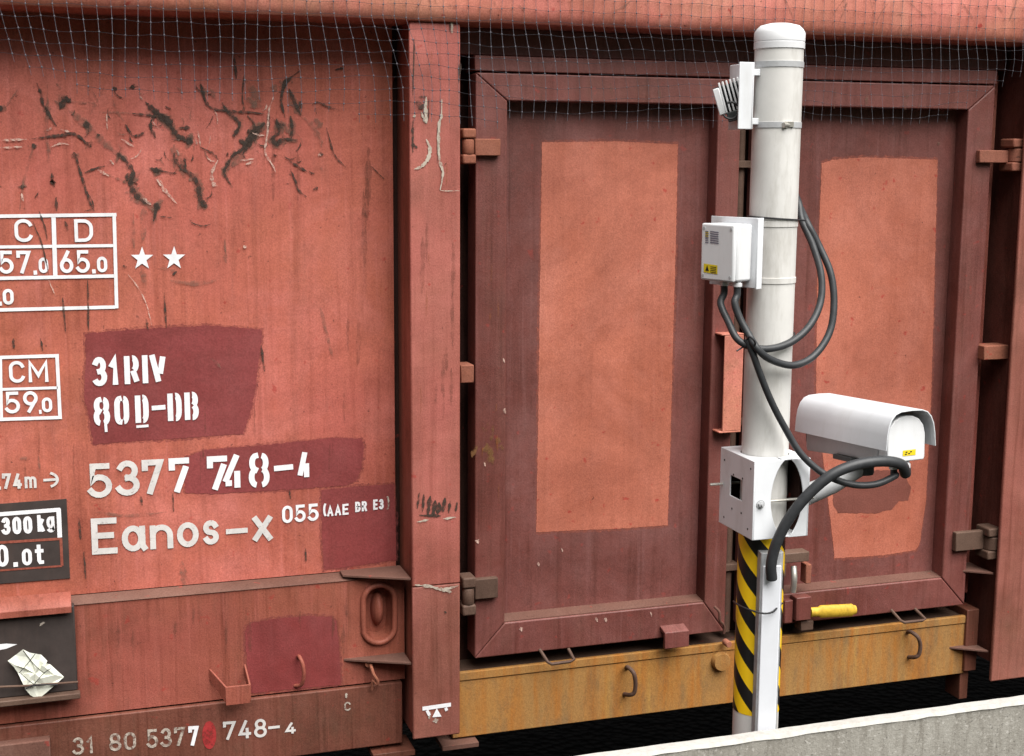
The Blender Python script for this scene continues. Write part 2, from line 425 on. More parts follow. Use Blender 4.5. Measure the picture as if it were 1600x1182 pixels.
def glyph(mb, ch, x0, x1, y0, y1, h, Y, sw=.14, pre=''):
    """one character: baseline from photo (x0,y0) to (x1,y1), cap height h, painted on plane Y"""
    a = at(x0, y0, Y); b = at(x1, y1, Y); c = at(x0, y0-h, Y)
    u = b-a; H = (c-a).length; W = u.length; u.normalize(); v = Vector((0,0,1))
    s = sw*H; iw = max(W-s, .0005); ih = H-s
    for i, st in enumerate(GL[pre+ch if pre+ch in GL else ch]):
        closed = isinstance(st, tuple)
        pts = st[1] if closed else st
        if len(pts) == 0: continue
        P = [a + u*(s*.5+p[0]*iw) + v*(s*.5+p[1]*ih) for p in pts]
        if not closed and not (pre and i > 0):      # square the ends outwards by half a stroke where the glyph ends on its box
            P[0] = P[0] + (P[0]-P[1]).normalized()*s*.4; P[-1] = P[-1] + (P[-1]-P[-2]).normalized()*s*.4
        runs = [P]
        if not closed:
            runs = [[P[0]]]
            for k in range(1, len(P)-1):
                runs[-1].append(P[k])
                d0, d1 = (P[k]-P[k-1]).normalized(), (P[k+1]-P[k]).normalized()
                if d0.dot(d1) < -.5 and ch in '38s': runs.append([P[k]])
            runs[-1].append(P[-1])
        for j, q in enumerate(runs):
            ribbon(mb, q, s, closed=closed, lift=.0012+.0003*i+.00015*j)

def word(mb, txt, x0, y0, x1, y1, h, Y, sw=.14, pre='', gap=.22):
    wd = {'1': .62, 'I': .3, 'sI': .3, 'M': 1.25, 'm': 1.45, '-': .8, '.': .3, '(': .4, ')': .4, ' ': .55, '>': 1.3, 'V': 1.05}
    ws = [wd.get(ch, 1) for ch in txt]
    tot = sum(ws)+gap*(len(txt)-1); p = 0
    for ch, q in zip(txt, ws):
        f0, f1 = p/tot, (p+q)/tot
        if ch != ' ':
            glyph(mb, ch, x0+(x1-x0)*f0, x0+(x1-x0)*f1, y0+(y1-y0)*f0, y0+(y1-y0)*f1, h, Y, sw, pre)
        p += q+gap
def line(mb, x0, y0, x1, y1, wpx, Y, lift=.0012):
    a = at(x0, y0, Y); b = at(x1, y1, Y)
    ribbon(mb, [a, b], wpx*(Y+DIST)/FPX*1.02, lift=lift)
def polypatch(name, px, Y, mat, parent, lift=.0008, jit=1.2, curve=True):
    pts = []
    n = len(px)
    for i in range(n):
        (xa, ya), (xb, yb) = px[i], px[(i+1) % n]
        k = max(1, int(math.hypot(xb-xa, yb-ya)/3))
        for j in range(k):
            t = j/k
            pts.append(at(xa+(xb-xa)*t+random.uniform(-jit, jit)*.6, ya+(yb-ya)*t+random.uniform(-jit, jit)*.6, Y-lift))
    if name == 'paint_patch':
        cx, cz = sum(p.x for p in pts)/len(pts), sum(p.z for p in pts)/len(pts)
        big = []
        for p in pts:
            d = Vector((p.x-cx, 0, p.z-cz)); L = d.length
            big.append(p + d*((.004+random.uniform(0, .007))/max(L, .01)) + Vector((0, .0005, 0)))
        f = MB(); f.sheet(big); f.build('overspray', M['spray_light'] if mat is M['patch_light'] else M['spray_dark'], parent, smooth=False)
    mb = MB(); mb.sheet(pts)
    return mb.build(name, mat, parent, smooth=False)
def scratch(mb, pts, wpx, Y, lift=.0016, jit=.35):
    """a tapering ragged scrape through photo positions pts"""
    P = spline([at(x, y, Y) for x, y in pts], 7) if len(pts) > 1 else []
    n = len(P); k = (Y+DIST)/FPX
    ph = random.uniform(0, 9)
    W = []
    for i in range(n):
        t = i/(n-1)
        env = min(1, .25+3*min(t, 1-t))
        W.append(max(.35, wpx*env*(1+.45*math.sin(ph+i*1.1)*random.random()+random.uniform(-.3, .3)))*k)
    Q = [p+Vector((random.uniform(-jit, jit)*k, 0, random.uniform(-jit, jit)*k)) for p in P]
    ribbon(mb, Q, W, lift=lift+random.uniform(0, .0009))
def zs(pts, ox, oy, sc): return [(ox+x/sc, oy+y/sc) for x, y in pts]

# ================================================================ SETTING
g_ = MB(); g_.sheet([(-300,-300,-3.05),(300,-300,-3.05),(300,300,-3.05),(-300,300,-3.05)])
tag(g_.build('ground', M['ballast']), kind='structure')

# added dark bank, unseen behind the viewer, put there to block the low sky
mb = MB(); nx_, ny_ = 40, 10
vs = []; fs = []
for i in range(nx_+1):
    for j in range(ny_+1):
        x = -70+140*i/nx_; t = j/ny_
        z = -3.06 + (t*t*(3-2*t))*(11+1.5*math.sin(i*.7)+.8*math.sin(i*1.9))
        vs.append((x, -9-16*t, z))
for i in range(nx_):
    for j in range(ny_):
        k = i*(ny_+1)+j; fs.append((k, k+1, k+ny_+2, k+ny_+1))
for i in range(nx_+1): vs.append((-70+140*i/nx_, -60, -3.06))
b0_ = (nx_+1)*(ny_+1)
for i in range(nx_): fs.append((i*(ny_+1)+ny_, b0_+i, b0_+i+1, (i+1)*(ny_+1)+ny_))
mb.add(vs, fs)
tag(mb.build('low_sky_blocker', simple('dark bank blocker', (.045,.055,.03), .9, .1, .4, 3)), kind='structure')

# ================================================================ FREIGHT WAGON
wag = thing('freight_wagon', (2.2, 1.45, -3.05), 'faded red open freight wagon with double side doors and white lettering', 'freight wagon')
XL, XR = -3.2, 6.4
PY, LY, DY, RY = .17, .11, .08, .145      # upper panel, lower panel, door frame, door panel depths

# top rail with rolled lower lip
mb = MB()
prof = [(.19,.395),(.02,.392),(-.012,.398),(-.024,.412),(-.028,.43),(-.028,.548),(-.02,.56),(.19,.56)]
mb.prism([(XL, y, z) for y, z in prof], (XR-XL, 0, 0))
rail = mb.build('top_rail', M['rail_red'], wag)

# upper side panels
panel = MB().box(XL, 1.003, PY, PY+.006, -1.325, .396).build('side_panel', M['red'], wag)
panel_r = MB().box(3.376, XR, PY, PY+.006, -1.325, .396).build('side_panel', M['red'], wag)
# lower panels with a dusty ledge over them
pc = at(592, 959, LY)
def oval2(rx, rz, sq, n, a0, a1):
    out = []
    for k in range(n+1):
        an = a0+(a1-a0)*k/n
        out.append((pc.x+math.cos(an)*rx, pc.z+math.sin(an)*rx+(sq if math.sin(an) >= 0 else -sq)))
    return out
mb = MB(); H_ = math.pi/2
lo_, hi_ = -1.688, -1.340
left_ = [(XL, lo_), (XL, hi_), (pc.x, hi_)] + oval2(.05, .05, .045, 20, H_, 3*H_) + [(pc.x, lo_)]
right_ = [(1.016, hi_), (1.016, lo_), (pc.x, lo_)] + oval2(.05, .05, .045, 20, -H_, H_) + [(pc.x, hi_)]
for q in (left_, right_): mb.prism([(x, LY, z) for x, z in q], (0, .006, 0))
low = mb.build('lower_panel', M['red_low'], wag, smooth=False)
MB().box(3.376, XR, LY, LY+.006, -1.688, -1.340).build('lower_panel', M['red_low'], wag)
for x0, x1 in ((XL, 1.016), (3.376, XR)):
    mb = MB(); mb.prism([(x0, PY-.001, -1.327), (x0, LY+.002, -1.333), (x0, LY-.004, -1.338), (x0, LY+.008, -1.343), (x0, PY-.001, -1.343)], (x1-x0, 0, 0))
    mb.build('ledge', M['ledge'], wag)
# sole bar
sole = MB()
sole.box(XL, 1.005, .098, .12, -1.905, -1.694)
sole.box(XL, 1.005, .12, .24, -1.912, -1.90)
sole = sole.build('solebar', M['sole'], wag, bevel=.004)
MB().box(3.376, XR, .098, .12, -1.905, -1.694).build('solebar', M['sole'], wag, bevel=.004)
# posts
posts = []
for x0, x1 in ((1.0155, 1.1735), (3.219, 3.377)):
    zw = at(680, 915, 0).z
    mb = MB(); mb.box(x0, x1, 0, .014, zw if x0 < 2 else -1.855, .394)
    if x0 > 2: mb = MB(); mb.box(x0+.002, x1, 0, .014, -1.915, .394)
    p_ = mb.build('stanchion', M['red_post'] if x0 < 2 else M['post_low'], wag, bevel=.005, seg=3); posts.append(p_)
    if x0 < 2: MB().box(x0+.0005, x1-.0005, .0006, .014, -1.855, zw-.0005).build('lower_flange', M['post_low'], p_, bevel=.005, seg=3)
    ins = .009 if x0 < 2 else .022
    mb = MB(); mb.box(x0+ins, x1-ins, .014, .2, -1.852, .392); mb.build('web', M['red_low'] if x0 < 2 else M['web'], p_)
# horizontal gussets beside the posts
for zc, sc in ((-1.318, 1), (-1.598, 1)):
    mb = MB(); mb.prism([(.815, LY-.002, zc), (1.0145, .012, zc), (1.0145, LY+.05, zc), (.815, LY+.05, zc)], (0, 0, -.008))
    mb.build('gusset', M['ledge'], wag, bevel=.0015)
for zc in (-1.50, -1.80):
    mb = MB(); mb.prism([(3.10, .10, zc), (3.218, .02, zc), (3.218, .19, zc), (3.10, .19, zc)], (0, 0, -.008))
    mb.build('gusset', M['ledge'], wag, bevel=.0015)
# backs of the doorway, header, jambs
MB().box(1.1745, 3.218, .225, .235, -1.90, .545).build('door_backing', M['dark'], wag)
mb = MB(); mb.box(1.1745, 3.218, .122, .224, .312, .394); mb.build('door_header', M['door'], wag, bevel=.003)
mb = MB(); mb.box(1.246, 3.16, .092, .2, .262, .309); mb.build('header_strip', M['door'], wag, bevel=.003)
mb = MB(); mb.box(3.176, 3.217, .16, .22, -1.62, .30); mb.build('door_jamb', M['red_post'], wag, bevel=.003)
mb = MB(); mb.box(1.186, 1.20, .13, .2, -1.62, .25); mb.build('door_jamb', M['door'], wag, bevel=.003)
# sill below the doors
mb = MB(); mb.box(1.1745, 3.175, .098, .13, -1.912, -1.7155); sill = mb.build('door_sill', M['sill'], wag, bevel=.003)
mb = MB(); mb.box(1.1745, 3.175, .094, .112, -1.7135, -1.684); mb.build('sill_cap', M['sill'], wag, bevel=.003)
mb = MB(); mb.box(1.1745, 3.175, .112, .224, -1.7135, -1.690); mb.build('sill_ledge', M['dirt_and_shade'], wag)  # dark colour stands in for the shadow band under the doors
mb = MB(); mb.box(3.165, 3.2175, .085, .2, -1.90, -1.66); mb.build('sill_end', M['sole'], wag, bevel=.003)
mb = MB(); mb.box(3.168, 3.205, .11, .2, -2.02, -1.905); mb.build('post_foot', M['sole'], wag, bevel=.003)
# plates under the left post
mb = MB(); mb.box(1.13, 1.255, .06, .2, -1.935, -1.918); mb.build('foot_plate', M['ledge'], wag, bevel=.002)
mb = MB(); mb.box(.90, 1.04, .07, .2, -1.94, -1.92); mb.build('foot_plate', M['sole'], wag, bevel=.002)
# body behind: floor, far side, underframe
MB().box(XL, XR, .24, 2.70, -1.90, -1.66).build('floor', M['dark'], wag)
MB().box(XL, 1.17, .21, .235, -1.655, .545).build('dark_backing', M['dark'], wag)
MB().box(3.225, XR, .21, .235, -1.655, .545).build('dark_backing', M['dark'], wag)
MB().box(XL, XR, 2.70, 2.74, -2.0, .55).build('far_side', M['red'], wag)
MB().box(XL, XR, 1.30, 1.34, -2.3, -1.901).build('centre_sill', M['dark'], wag)

# doors -----------------------------------------------------------------
def door(x0, x1, i0, i1, seed):
    d = bpy.data.objects.new('side_door', None); COL.objects.link(d); d.parent = wag
    d.location = Vector((x0, DY, -1.635)) - wag.location
    zt, zb, it, ib = .256, -1.635, .172, -1.522
    fr = MB(); e = .0008
    quads = [[(x0+e,zt),(x1-e,zt),(i1-e,it),(i0+e,it)], [(x0,zt-e),(i0,it-e),(i0,ib+e),(x0,zb+e)],
             [(x1,zt-e),(x1,zb+e),(i1,ib+e),(i1,it-e)], [(x0+e,zb),(i0+e,ib),(i1-e,ib),(x1-e,zb)]]
    for q in quads: fr.prism([(x, DY, z) for x, z in q], (0, .09, 0))
    fr.build('frame', M['door_frame'], d, bevel=.0045, seg=3)
    MB().box(i0-.02, i1+.02, RY, RY+.006, ib-.02, it+.02).build('panel', M['door'], d)
    # bent inner edges
    mb = MB()
    mb.prism([(i0, DY+.006, ib+.003), (i0, RY, ib+.010), (i0, RY, ib+.0005), (i0, DY+.006, ib+.0005)], (i1-i0, 0, 0))
    mb.build('ledge', M['ledge'], d)
    return d
d1 = door(1.246, 2.158, 1.349, 2.075, 1)
d2 = door(2.234, 3.145, 2.318, 3.040, 2)
polypatch('paint_patch', [(847,223),(960,221),(1059,226),(1056,380),(1052,520),(1048,680),(1043,821),(960,827),(900,829),(838,832),(841,640),(844,420)], RY, M['patch_light'], d1, jit=.8)
polypatch('paint_patch', [(1284,256),(1300,250),(1350,246),(1465,250),(1459,480),(1455,620),(1447,780),(1437,850),(1430,860),(1380,868),(1304,873),(1304,868),(1275,620),(1277,440)], RY, M['patch_light'], d2, jit=.8)
polypatch('brown_smear', [(1300,735),(1405,735),(1424,760),(1420,782),(1404,784),(1394,796),(1370,802),(1310,802),(1302,790)], RY, M['patch_brown'], d2, lift=.0016, jit=1.5)
# ochre smear on the left door stile
mb = MB()
for k in range(16):
    x = random.uniform(744, 785); y = random.uniform(655, 705)
    scratch(mb, [(x, y), (x+random.uniform(-8, 8), y+random.uniform(6, 26))], random.uniform(3, 9), DY)
g = G('ochre smear'); g.out((.22,.11,.045), .8, .2)
tr = g.n('ShaderNodeBsdfTransparent'); mx = g.n('ShaderNodeMixShader'); g.l(g.ramp(g.noise(22, 5, .7), .42, .64, 0, .7), mx.inputs[0])
g.l(tr.outputs[0], mx.inputs[1]); g.l(g.b.outputs[0], mx.inputs[2]); g.l(mx.outputs[0], g.t.nodes['Material Output'].inputs[0])
mb.build('smear', g.m, d1, smooth=False)
# chips and drips on the door paint
mb = MB()
for (x, y, ww) in ((841,881,3),(878,859,2),(814,983,4),(932,968,3),(946,968,4),(1017,959,2),(787,563,2),(788,642,4),(746,846,4),(757,725,2)):
    Yc = RY if 800 < x < 900 and y < 900 else DY
    scratch(mb, [(x-1, y-3), (x, y), (x+1, y+4)], ww, Yc)
mb.build('chips', M['scrape_pale'], d1, smooth=False)
mb = MB()
for pts, ww in (([(953,130),(957,152)],5),([(1029,135),(1031,154)],5),([(1305,138),(1303,170)],3),([(1355,138),(1353,172)],5),([(1414,140),(1414,172)],9),([(1437,150),(1434,172)],3),([(1435,185),(1437,196)],3),([(1467,222),(1465,228)],4)):
    scratch(mb, pts, ww, DY if pts[0][1] < 178 else RY)
mb.build('stains', M['scrape_soft'], d2, smooth=False)

def hinge(par, kx0, kx1, ky0, ky1, sx0, sx1, sy0, sy1, mat):
    h = bpy.data.objects.new('hinge', None); COL.objects.link(h); h.parent = par
    yk = .052
    a = at(kx0, ky0, yk); b = at(kx1, ky1, yk)
    h.location = Vector(((a.x+b.x)/2, yk, b.z)) - wag.location - (par.location if par is not wag else Vector((0,0,0)))
    xc, r = (a.x+b.x)/2, abs(b.x-a.x)/2
    zz = [a.z, a.z+(b.z-a.z)*.29, a.z+(b.z-a.z)*.71, b.z]
    for k, (za, zb) in enumerate(((zz[0], zz[1]), (zz[2], zz[3]))):
        mb = MB(); mb.box(xc-r, xc+r, yk-r*.8, yk+.05, zb+.002, za)
        mb.build('knuckle', mat, h, bevel=.006, seg=3)
    mb = MB(); rr = r*.86
    mb.lathe([(rr*.9, 0), (rr, .003), (rr, zz[1]-zz[2]-.005), (rr*.9, zz[1]-zz[2]-.002)], (xc, yk, zz[2]+.001), n=20)
    mb.build('pin', mat, h)
    s = at(sx0, sy0, .06); t = at(sx1, sy1, .06)
    mb = MB(); mb.box(min(s.x, t.x), max(s.x, t.x), .058, .082, t.z, s.z)
    mb.build('strap', mat, h, bevel=.003)
    return h
hinge(d1, 721, 742, 201, 258, 742, 782, 217, 244, M['rusty'])
hinge(d1, 721, 742, 902, 960, 742, 778, 906, 934, M['dirt_and_shade'])
hinge(d2, 1577, 1598, 217, 269, 1531, 1577, 235, 255, M['rusty'])
hinge(d2, 1538, 1561, 824, 871, 1494, 1538, 833, 858, M['dirt_and_shade'])
for xa, xb, ya, yb in ((719.5, 740, 571, 598), (1537, 1578, 541, 561)):
    a = at(xa, ya, .05); b = at(xb, yb, .05)
    mb = MB(); mb.box(a.x, b.x, .045, .12, b.z, a.z); mb.build('hinge_stop', M['rusty'], wag, bevel=.003)

# locking bar, seen left of the pole, with its rod
a = at(1133, 525, .03); b = at(1172, 672, .03)
lk = MB(); lk.box(a.x, a.x+.07, .03, .036, b.z, a.z); lk.box(a.x+.062, a.x+.07, .036, .11, b.z, a.z)
lk.box(a.x-.012, a.x+.07, .03, .11, a.z, a.z+.006); lk.box(a.x-.012, a.x+.07, .03, .11, b.z-.006, b.z)
lk.build('locking_bar', M['rail_red'], wag, bevel=.002)
mb = MB(); mb.tube([(2.196, .15, .26), (2.196, .15, -1.66)], .016, 12); mb.build('locking_rod', M['dirt_and_shade'], wag)
for z in (-.02, -.9, -1.42):
    mb = MB(); mb.box(2.162, 2.228, .12, .2, z-.012, z+.012); mb.build('rod_guide', M['dirt_and_shade'], wag, bevel=.002)
# latch and yellow lever right of the pole
a = at(1224, 866, .03); b = at(1264, 886, .03)
mb = MB(); mb.box(a.x, b.x, .03, .08, b.z+.02, a.z); mb.box(a.x, a.x+.014, .03, .08, b.z-.03, b.z+.02)
mb.build('latch_bracket', M['dirt_and_shade'], wag, bevel=.003)
a = at(1258, 873, .05); mb = MB(); mb.box(a.x, a.x+.022, .04, .08, a.z-.09, a.z-.02); mb.build('latch_block', M['rusty'], wag, bevel=.003)
mb = MB(); mb.tube(spline([at(1240, 885, .045), at(1241, 905, .03), at(1239, 925, .035)]), .011, 10); mb.build('latch_hook', M['steel'], wag)
a = at(1229, 941, .04); b = at(1266, 968, .04)
mb = MB(); mb.box(a.x, a.x+.033, .05, .08, b.z-.01, a.z); mb.build('lever_stay', M['door_frame'], wag, bevel=.003); mb = MB(); mb.box(a.x+.037, b.x, .035, .08, b.z, a.z+.012); mb.build('lever_mount', M['door_frame'], wag, bevel=.003)
a = at(1252, 972, .05); mb = MB(); mb.box(a.x, a.x+.05, .05, .1, a.z-.035, a.z); mb.build('lever_stop', M['dirt_and_shade'], wag, bevel=.003)
P = [at(1266, 957, .045), at(1282, 956, .04), at(1300, 955, .03), at(1322, 954, .026), at(1336, 953, .026)]
mb = MB()
for i in range(len(P)-1):
    pass
q = spline(P, 5); n = len(q); prof_v = []
for i, p in enumerate(q):
    hh = .023 if 4 < i < n-2 else .017
    prof_v.append((p, hh))
vs = []; fs = []
for p, hh in prof_v:
    for k in range(10):
        an = 2*math.pi*k/10
        vs.append((p.x, p.y+math.cos(an)*.014, p.z+math.sin(an)*hh))
for i in range(n-1):
    for k in range(10): fs.append((i*10+k, i*10+(k+1) % 10, (i+1)*10+(k+1) % 10, (i+1)*10+k))
fs += [tuple(range(10))[::-1], tuple(range((n-1)*10, n*10))]
mb.add(vs, fs); tag(mb.build('door_lever', M['yellow_lever'], wag), 'scuffed yellow door lever')
# tabs, rings and grab handles
a = at(1036, 984, .05); b = at(1073, 1010, .05)
mb = MB(); mb.prism([(a.x, .08, a.z+.004), (a.x+.006, .045, a.z-.012), (a.x+.006, .045, b.z), (a.x+.006, .06, b.z), (a.x+.006, .06, a.z-.02), (a.x+.004, .08, a.z-.016)], (b.x-a.x, 0, 0))
mb.build('door_tab', M['door_frame'], wag, bevel=.002)
mb = MB(); mb.tube([at(843,1015,.07), at(856,1035,.035), at(862,1038,.03), at(891,1034,.03), at(897,1031,.035), at(888,1014,.07)], .0055, 8); mb.build('tie_ring', M['dirt_and_shade'], wag)
mb = MB(); mb.tube([at(1392,953,.07), at(1407,970,.035), at(1413,973,.03), at(1441,970,.03), at(1446,968,.035), at(1429,951,.07)], .0055, 8); mb.build('tie_ring', M['dirt_and_shade'], wag)
for pts in ([(979,1044,.10),(981,1043,.07),(990,1052,.045),(993,1068,.045),(991,1082,.05),(985,1086,.06),(975,1085,.10)],
            [(1418,988,.10),(1424,988,.065),(1434,996,.045),(1438,1008,.045),(1436,1022,.05),(1430,1027,.06),(1419,1027,.10)]):
    mb = MB(); mb.tube(spline([at(*p) for p in pts], 5), .0075, 10); mb.build('grab_handle', M['dirt_and_shade'], wag)
# lock drum behind the pole, rusty nut, chain link
c = at(1128, 1040, .08); mb = MB(); mb.lathe([(.001,-.012),(.03,-.01),(.034,0),(.034,.03)], (c.x, .085, c.z+.012), (0,1,0), 24); mb.build('lock_drum', M['sill'], wag)
c = at(1137, 1006, .06); mb = MB(); mb.lathe([(.010,-.012),(.012,-.008),(.012,.02)], (c.x, .06, c.z), (0,1,0), 12); mb.build('lock_nut', M['rusty'], wag)
mb = MB(); mb.tube(spline([at(1116,948,.06), at(1124,957,.05), at(1125,970,.05), at(1131,978,.055), at(1131,990,.06)]), .005, 8); mb.build('lock_chain', M['ledge'], wag)

# fittings on the left lower panel
mb = MB()
for pts in ([(326,1047,.11),(352,1076,.04)], [(381,1040,.11),(389,1072,.04)]):
    a, b = at(*pts[0]), at(*pts[1])
    mb.prism([a+Vector((0,0,.004)), b+Vector((0,0,.004)), b-Vector((0,0,.05)), a-Vector((0,0,.03))], (.006, 0, 0))
a = at(352, 1074, .036); b = at(388, 1099, .036)
mb.box(a.x, b.x+.006, .034, .041, b.z, a.z)
mb.build('step_bracket', M['red_low'], wag, bevel=.0015)
mb = MB(); mb.tube(spline([at(466,1026,.11), at(468,1027,.085), at(473,1038,.07), at(475,1055,.07), at(471,1070,.085), at(461,1072,.11)], 5), .0062, 10); mb.build('grab_handle', M['red_low'], wag)
mb = MB(); mb.tube(spline([at(577,1034,.10), at(580,1042,.075), at(584,1054,.06), at(590,1064,.06), at(589,1070,.065), at(583,1064,.07), at(581,1078,.08)], 5), .0052, 8)
a = at(576, 1037, .09); mb.lathe([(.012, -.004), (.012, .02)], (a.x, .09, a.z), (0,1,0), 14); mb.build('rope_hook', M['rusty'], wag)
# oval pressed pocket beside the post
pk = bpy.data.objects.new('pocket', None); COL.objects.link(pk); pk.parent = wag
c = at(592, 959, LY); pk.location = c - wag.location
def oval(rx, rz, y, n=36, sq=.045):
    out = []
    for k in range(n):
        an = 2*math.pi*k/n
        z = math.sin(an)*rx; z += sq*(1 if math.sin(an) > 0 else -1) if abs(math.sin(an)) > 1e-6 else 0
        out.append(Vector((c.x+math.cos(an)*rx, y, c.z+z)))
    return out
mb = MB(); mb.tube(oval(.052, .09, LY-.004), .0095, 10, closed=True); mb.build('rim', M['red_low'], pk)
rings = [oval(.0505, 0, LY+.001), oval(.044, 0, LY+.03), oval(.034, 0, LY+.05)]
mb = MB(); nn = len(rings[0]); vs = sum(rings, []); fs = []
for i in range(2):
    for k in range(nn): fs.append((i*nn+k, i*nn+(k+1) % nn, (i+1)*nn+(k+1) % nn, (i+1)*nn+k))
fs.append(tuple(range(2*nn, 3*nn))); mb.add(vs, fs); mb.build('recess', M['red_low'], pk)
mb = MB(); vs = []; fs = []
for i in range(9):
    t = i/8*math.pi/2
    for k in range(24):
        an = 2*math.pi*k/24
        vs.append((c.x+.004+math.cos(an)*.022*math.cos(t), LY+.049-.045*math.sin(t), c.z+.004+math.sin(an)*.056*math.cos(t)))
for i in range(8):
    for k in range(24): fs.append((i*24+k, i*24+(k+1) % 24, (i+1)*24+(k+1) % 24, (i+1)*24+k))
mb.add(vs, fs); mb.build('boss', M['red_low'], pk)
# slab at the very bottom left
a = at(78, 1156, .06); mb = MB(); mb.box(a.x-.5, a.x, .06, .097, a.z-.14, a.z); mb.build('bearing_plate', M['ledge'], wag, bevel=.004)

# label holder -----------------------------------------------------------
ho = bpy.data.objects.new('label_holder', None); COL.objects.link(ho); ho.parent = wag
b0 = at(122, 1080, .07); t0 = at(122, 947, .07); ho.location = Vector((b0.x-.3, LY, b0.z)) - wag.location
mb = MB(); mb.box(b0.x-.6, b0.x, .075, LY-.001, b0.z, t0.z); mb.build('board', M['holder'], ho, bevel=.004)
mb = MB(); mb.prism([(b0.x-.6, LY, t0.z+.035), (b0.x-.6, .07, t0.z+.025), (b0.x-.6, .052, t0.z+.006), (b0.x-.6, .052, t0.z-.014), (b0.x-.6, .058, t0.z-.014), (b0.x-.6, .06, t0.z+.002), (b0.x-.6, LY, t0.z+.006)], (.592, 0, 0))
mb.build('top_flange', M['red_low'], ho, bevel=.0015)
mb = MB(); mb.box(b0.x-.6, b0.x+.006, .045, .075, b0.z-.016, b0.z+.002); mb.build('tray', M['dirt_and_shade'], ho, bevel=.003)
mb = MB(); mb.tube([at(-30,1075,.05), at(40,1072,.048), at(122,1066,.05)], .0035, 8); mb.build('retaining_wire', M['dirt_and_shade'], ho)
mb = MB(); mb.sheet([at(-12,1008,.0742), at(10,1006,.0742), at(27,1007,.0742), at(10,1014,.0742), at(-12,1018,.0742)]); mb.build('sticker_scrap', M['letter'], ho, smooth=False)
mb = MB(); scratch(mb, [(62,978),(66,974),(70,972)], 3, .0735); mb.build('scuff', M['letter_worn'], ho, smooth=False)

# ---------------------------------------------------------------- painted marks on the upper panel
polypatch('paint_patch', [(133,522),(180,517),(240,513),(330,509),(408,515),(410,522),(405,560),(400,600),(393,640),(380,678),(300,684),(220,689),(146,695),(139,650),(131,620),(134,570)], PY, M['patch_dark'], panel, jit=1.6)
polypatch('paint_patch', [(285,718),(320,703),(400,697),(470,690),(520,684),(566,686),(569,700),(564,735),(556,752),(540,759),(470,764),(400,768),(330,772),(290,771)], PY, M['patch_dark'], panel, jit=1.6)
polypatch('paint_patch', [(502,766),(560,760),(616,757),(618,820),(619,875),(560,884),(506,891),(503,830)], PY, M['patch_dark'], panel, jit=.8)
polypatch('paint_patch', [(383,990),(386,978),(396,973),(430,967),(480,963),(518,964),(525,972),(529,1000),(533,1070),(460,1077),(390,1084),(386,1040)], LY, M['patch_dark'], low, jit=1.0)

Y = PY-.002
mb = MB()                       # load table
line(mb, -140, 340, 182, 335.7, 5, Y); line(mb, 178.3, 334, 182.3, 482, 5, Y, .0014)
line(mb, -140, 388, 177, 384, 4.5, Y, .0014); line(mb, -140, 438, 178, 431.5, 5, Y, .0014); line(mb, -140, 488, 180, 480, 5, Y)
line(mb, 83.7, 340, 86.5, 432, 6, Y, .0017)
word(mb, 'C', 23.5, 378.5, 52, 378.5, 36, Y, .15); word(mb, 'D', 117, 378.5, 146, 378, 35.5, Y, .15)
word(mb, '57', 0, 428, 49, 428, 36, Y, .15); word(mb, '0', 61, 427, 76, 426.5, 24, Y, .2); line(mb, 52.5, 426.5, 58, 426, 6, Y)
word(mb, '65', 94, 427, 141, 426.5, 35.5, Y, .15); word(mb, '0', 152, 426, 168, 425.5, 24.5, Y, .2); line(mb, 144, 424.5, 149.5, 424.2, 6, Y)
word(mb, '0', 5, 476.5, 22, 476, 24.5, Y, .2); line(mb, -3, 475, 3, 474.6, 6, Y)
mb.build('load_table', M['letter'], panel, smooth=False)
mb = MB()
line(mb, -140, 563, 92, 556, 5, Y); line(mb, 89, 555, 94, 655, 5, Y, .0014); line(mb, -140, 613, 90, 606, 4, Y, .0014); line(mb, -140, 660, 94, 652.5, 5, Y)
line(mb, .8, 560, 2.5, 655, 4, Y, .0017)
word(mb, 'CM', 15, 598.5, 76, 597.5, 34, Y, .15); word(mb, '59', 9, 646.5, 60, 645, 34, Y, .15); word(mb, '0', 66, 644.5, 82, 644, 23, Y, .2); line(mb, 61, 644, 65, 643.6, 6, Y)
mb.build('load_table', M['letter'], panel, smooth=False)
for cx, cy in ((222, 404.5), (272, 404)):
    pts = []
    for k in range(10):
        r = 19 if k % 2 == 0 else 7.6
        an = R_(90+36*k)
        pts.append(at(cx+r*.96*math.cos(an), cy-r*math.sin(an)+(0), Y-.0012))
    MB().sheet(pts).build('star', M['letter'], panel, smooth=False)
mb = MB()
for ch, x0, x1 in (('3',145,168),('1',171,187),('R',195,218.5),('I',222,233),('V',235,260)):
    yb = 604-(x0-145)*.05; glyph(mb, ch, x0, x1, yb, yb-(x1-x0)*.05, 45.5, Y, .185, 's')
mb.build('lettering', M['letter'], panel, smooth=False); mb = MB()
for ch, x0, x1 in (('8',147,172.5),('0',179.5,202.5),('D',212,233),('D',262.5,284.5),('B',289,311)):
    yb = 666-(x0-147)*.06; glyph(mb, ch, x0, x1, yb, yb-(x1-x0)*.06, 44.5, Y, .185, 's')
line(mb, 237, 638, 258.5, 636.3, 7, Y); line(mb, 213, 667, 232, 665.4, 4, Y); line(mb, 165, 663, 166, 675, 4, Y, .003)
mb.build('lettering', M['letter'], panel, smooth=False)
mb = MB()
for ch, x0, x1, y0, y1, h in (('5',139,176,779,777,54),('3',182.5,219,775.5,773.5,55),('7',223,256.5,774,772,55)):
    glyph(mb, ch, x0, x1, y0, y1, h, Y, .165)
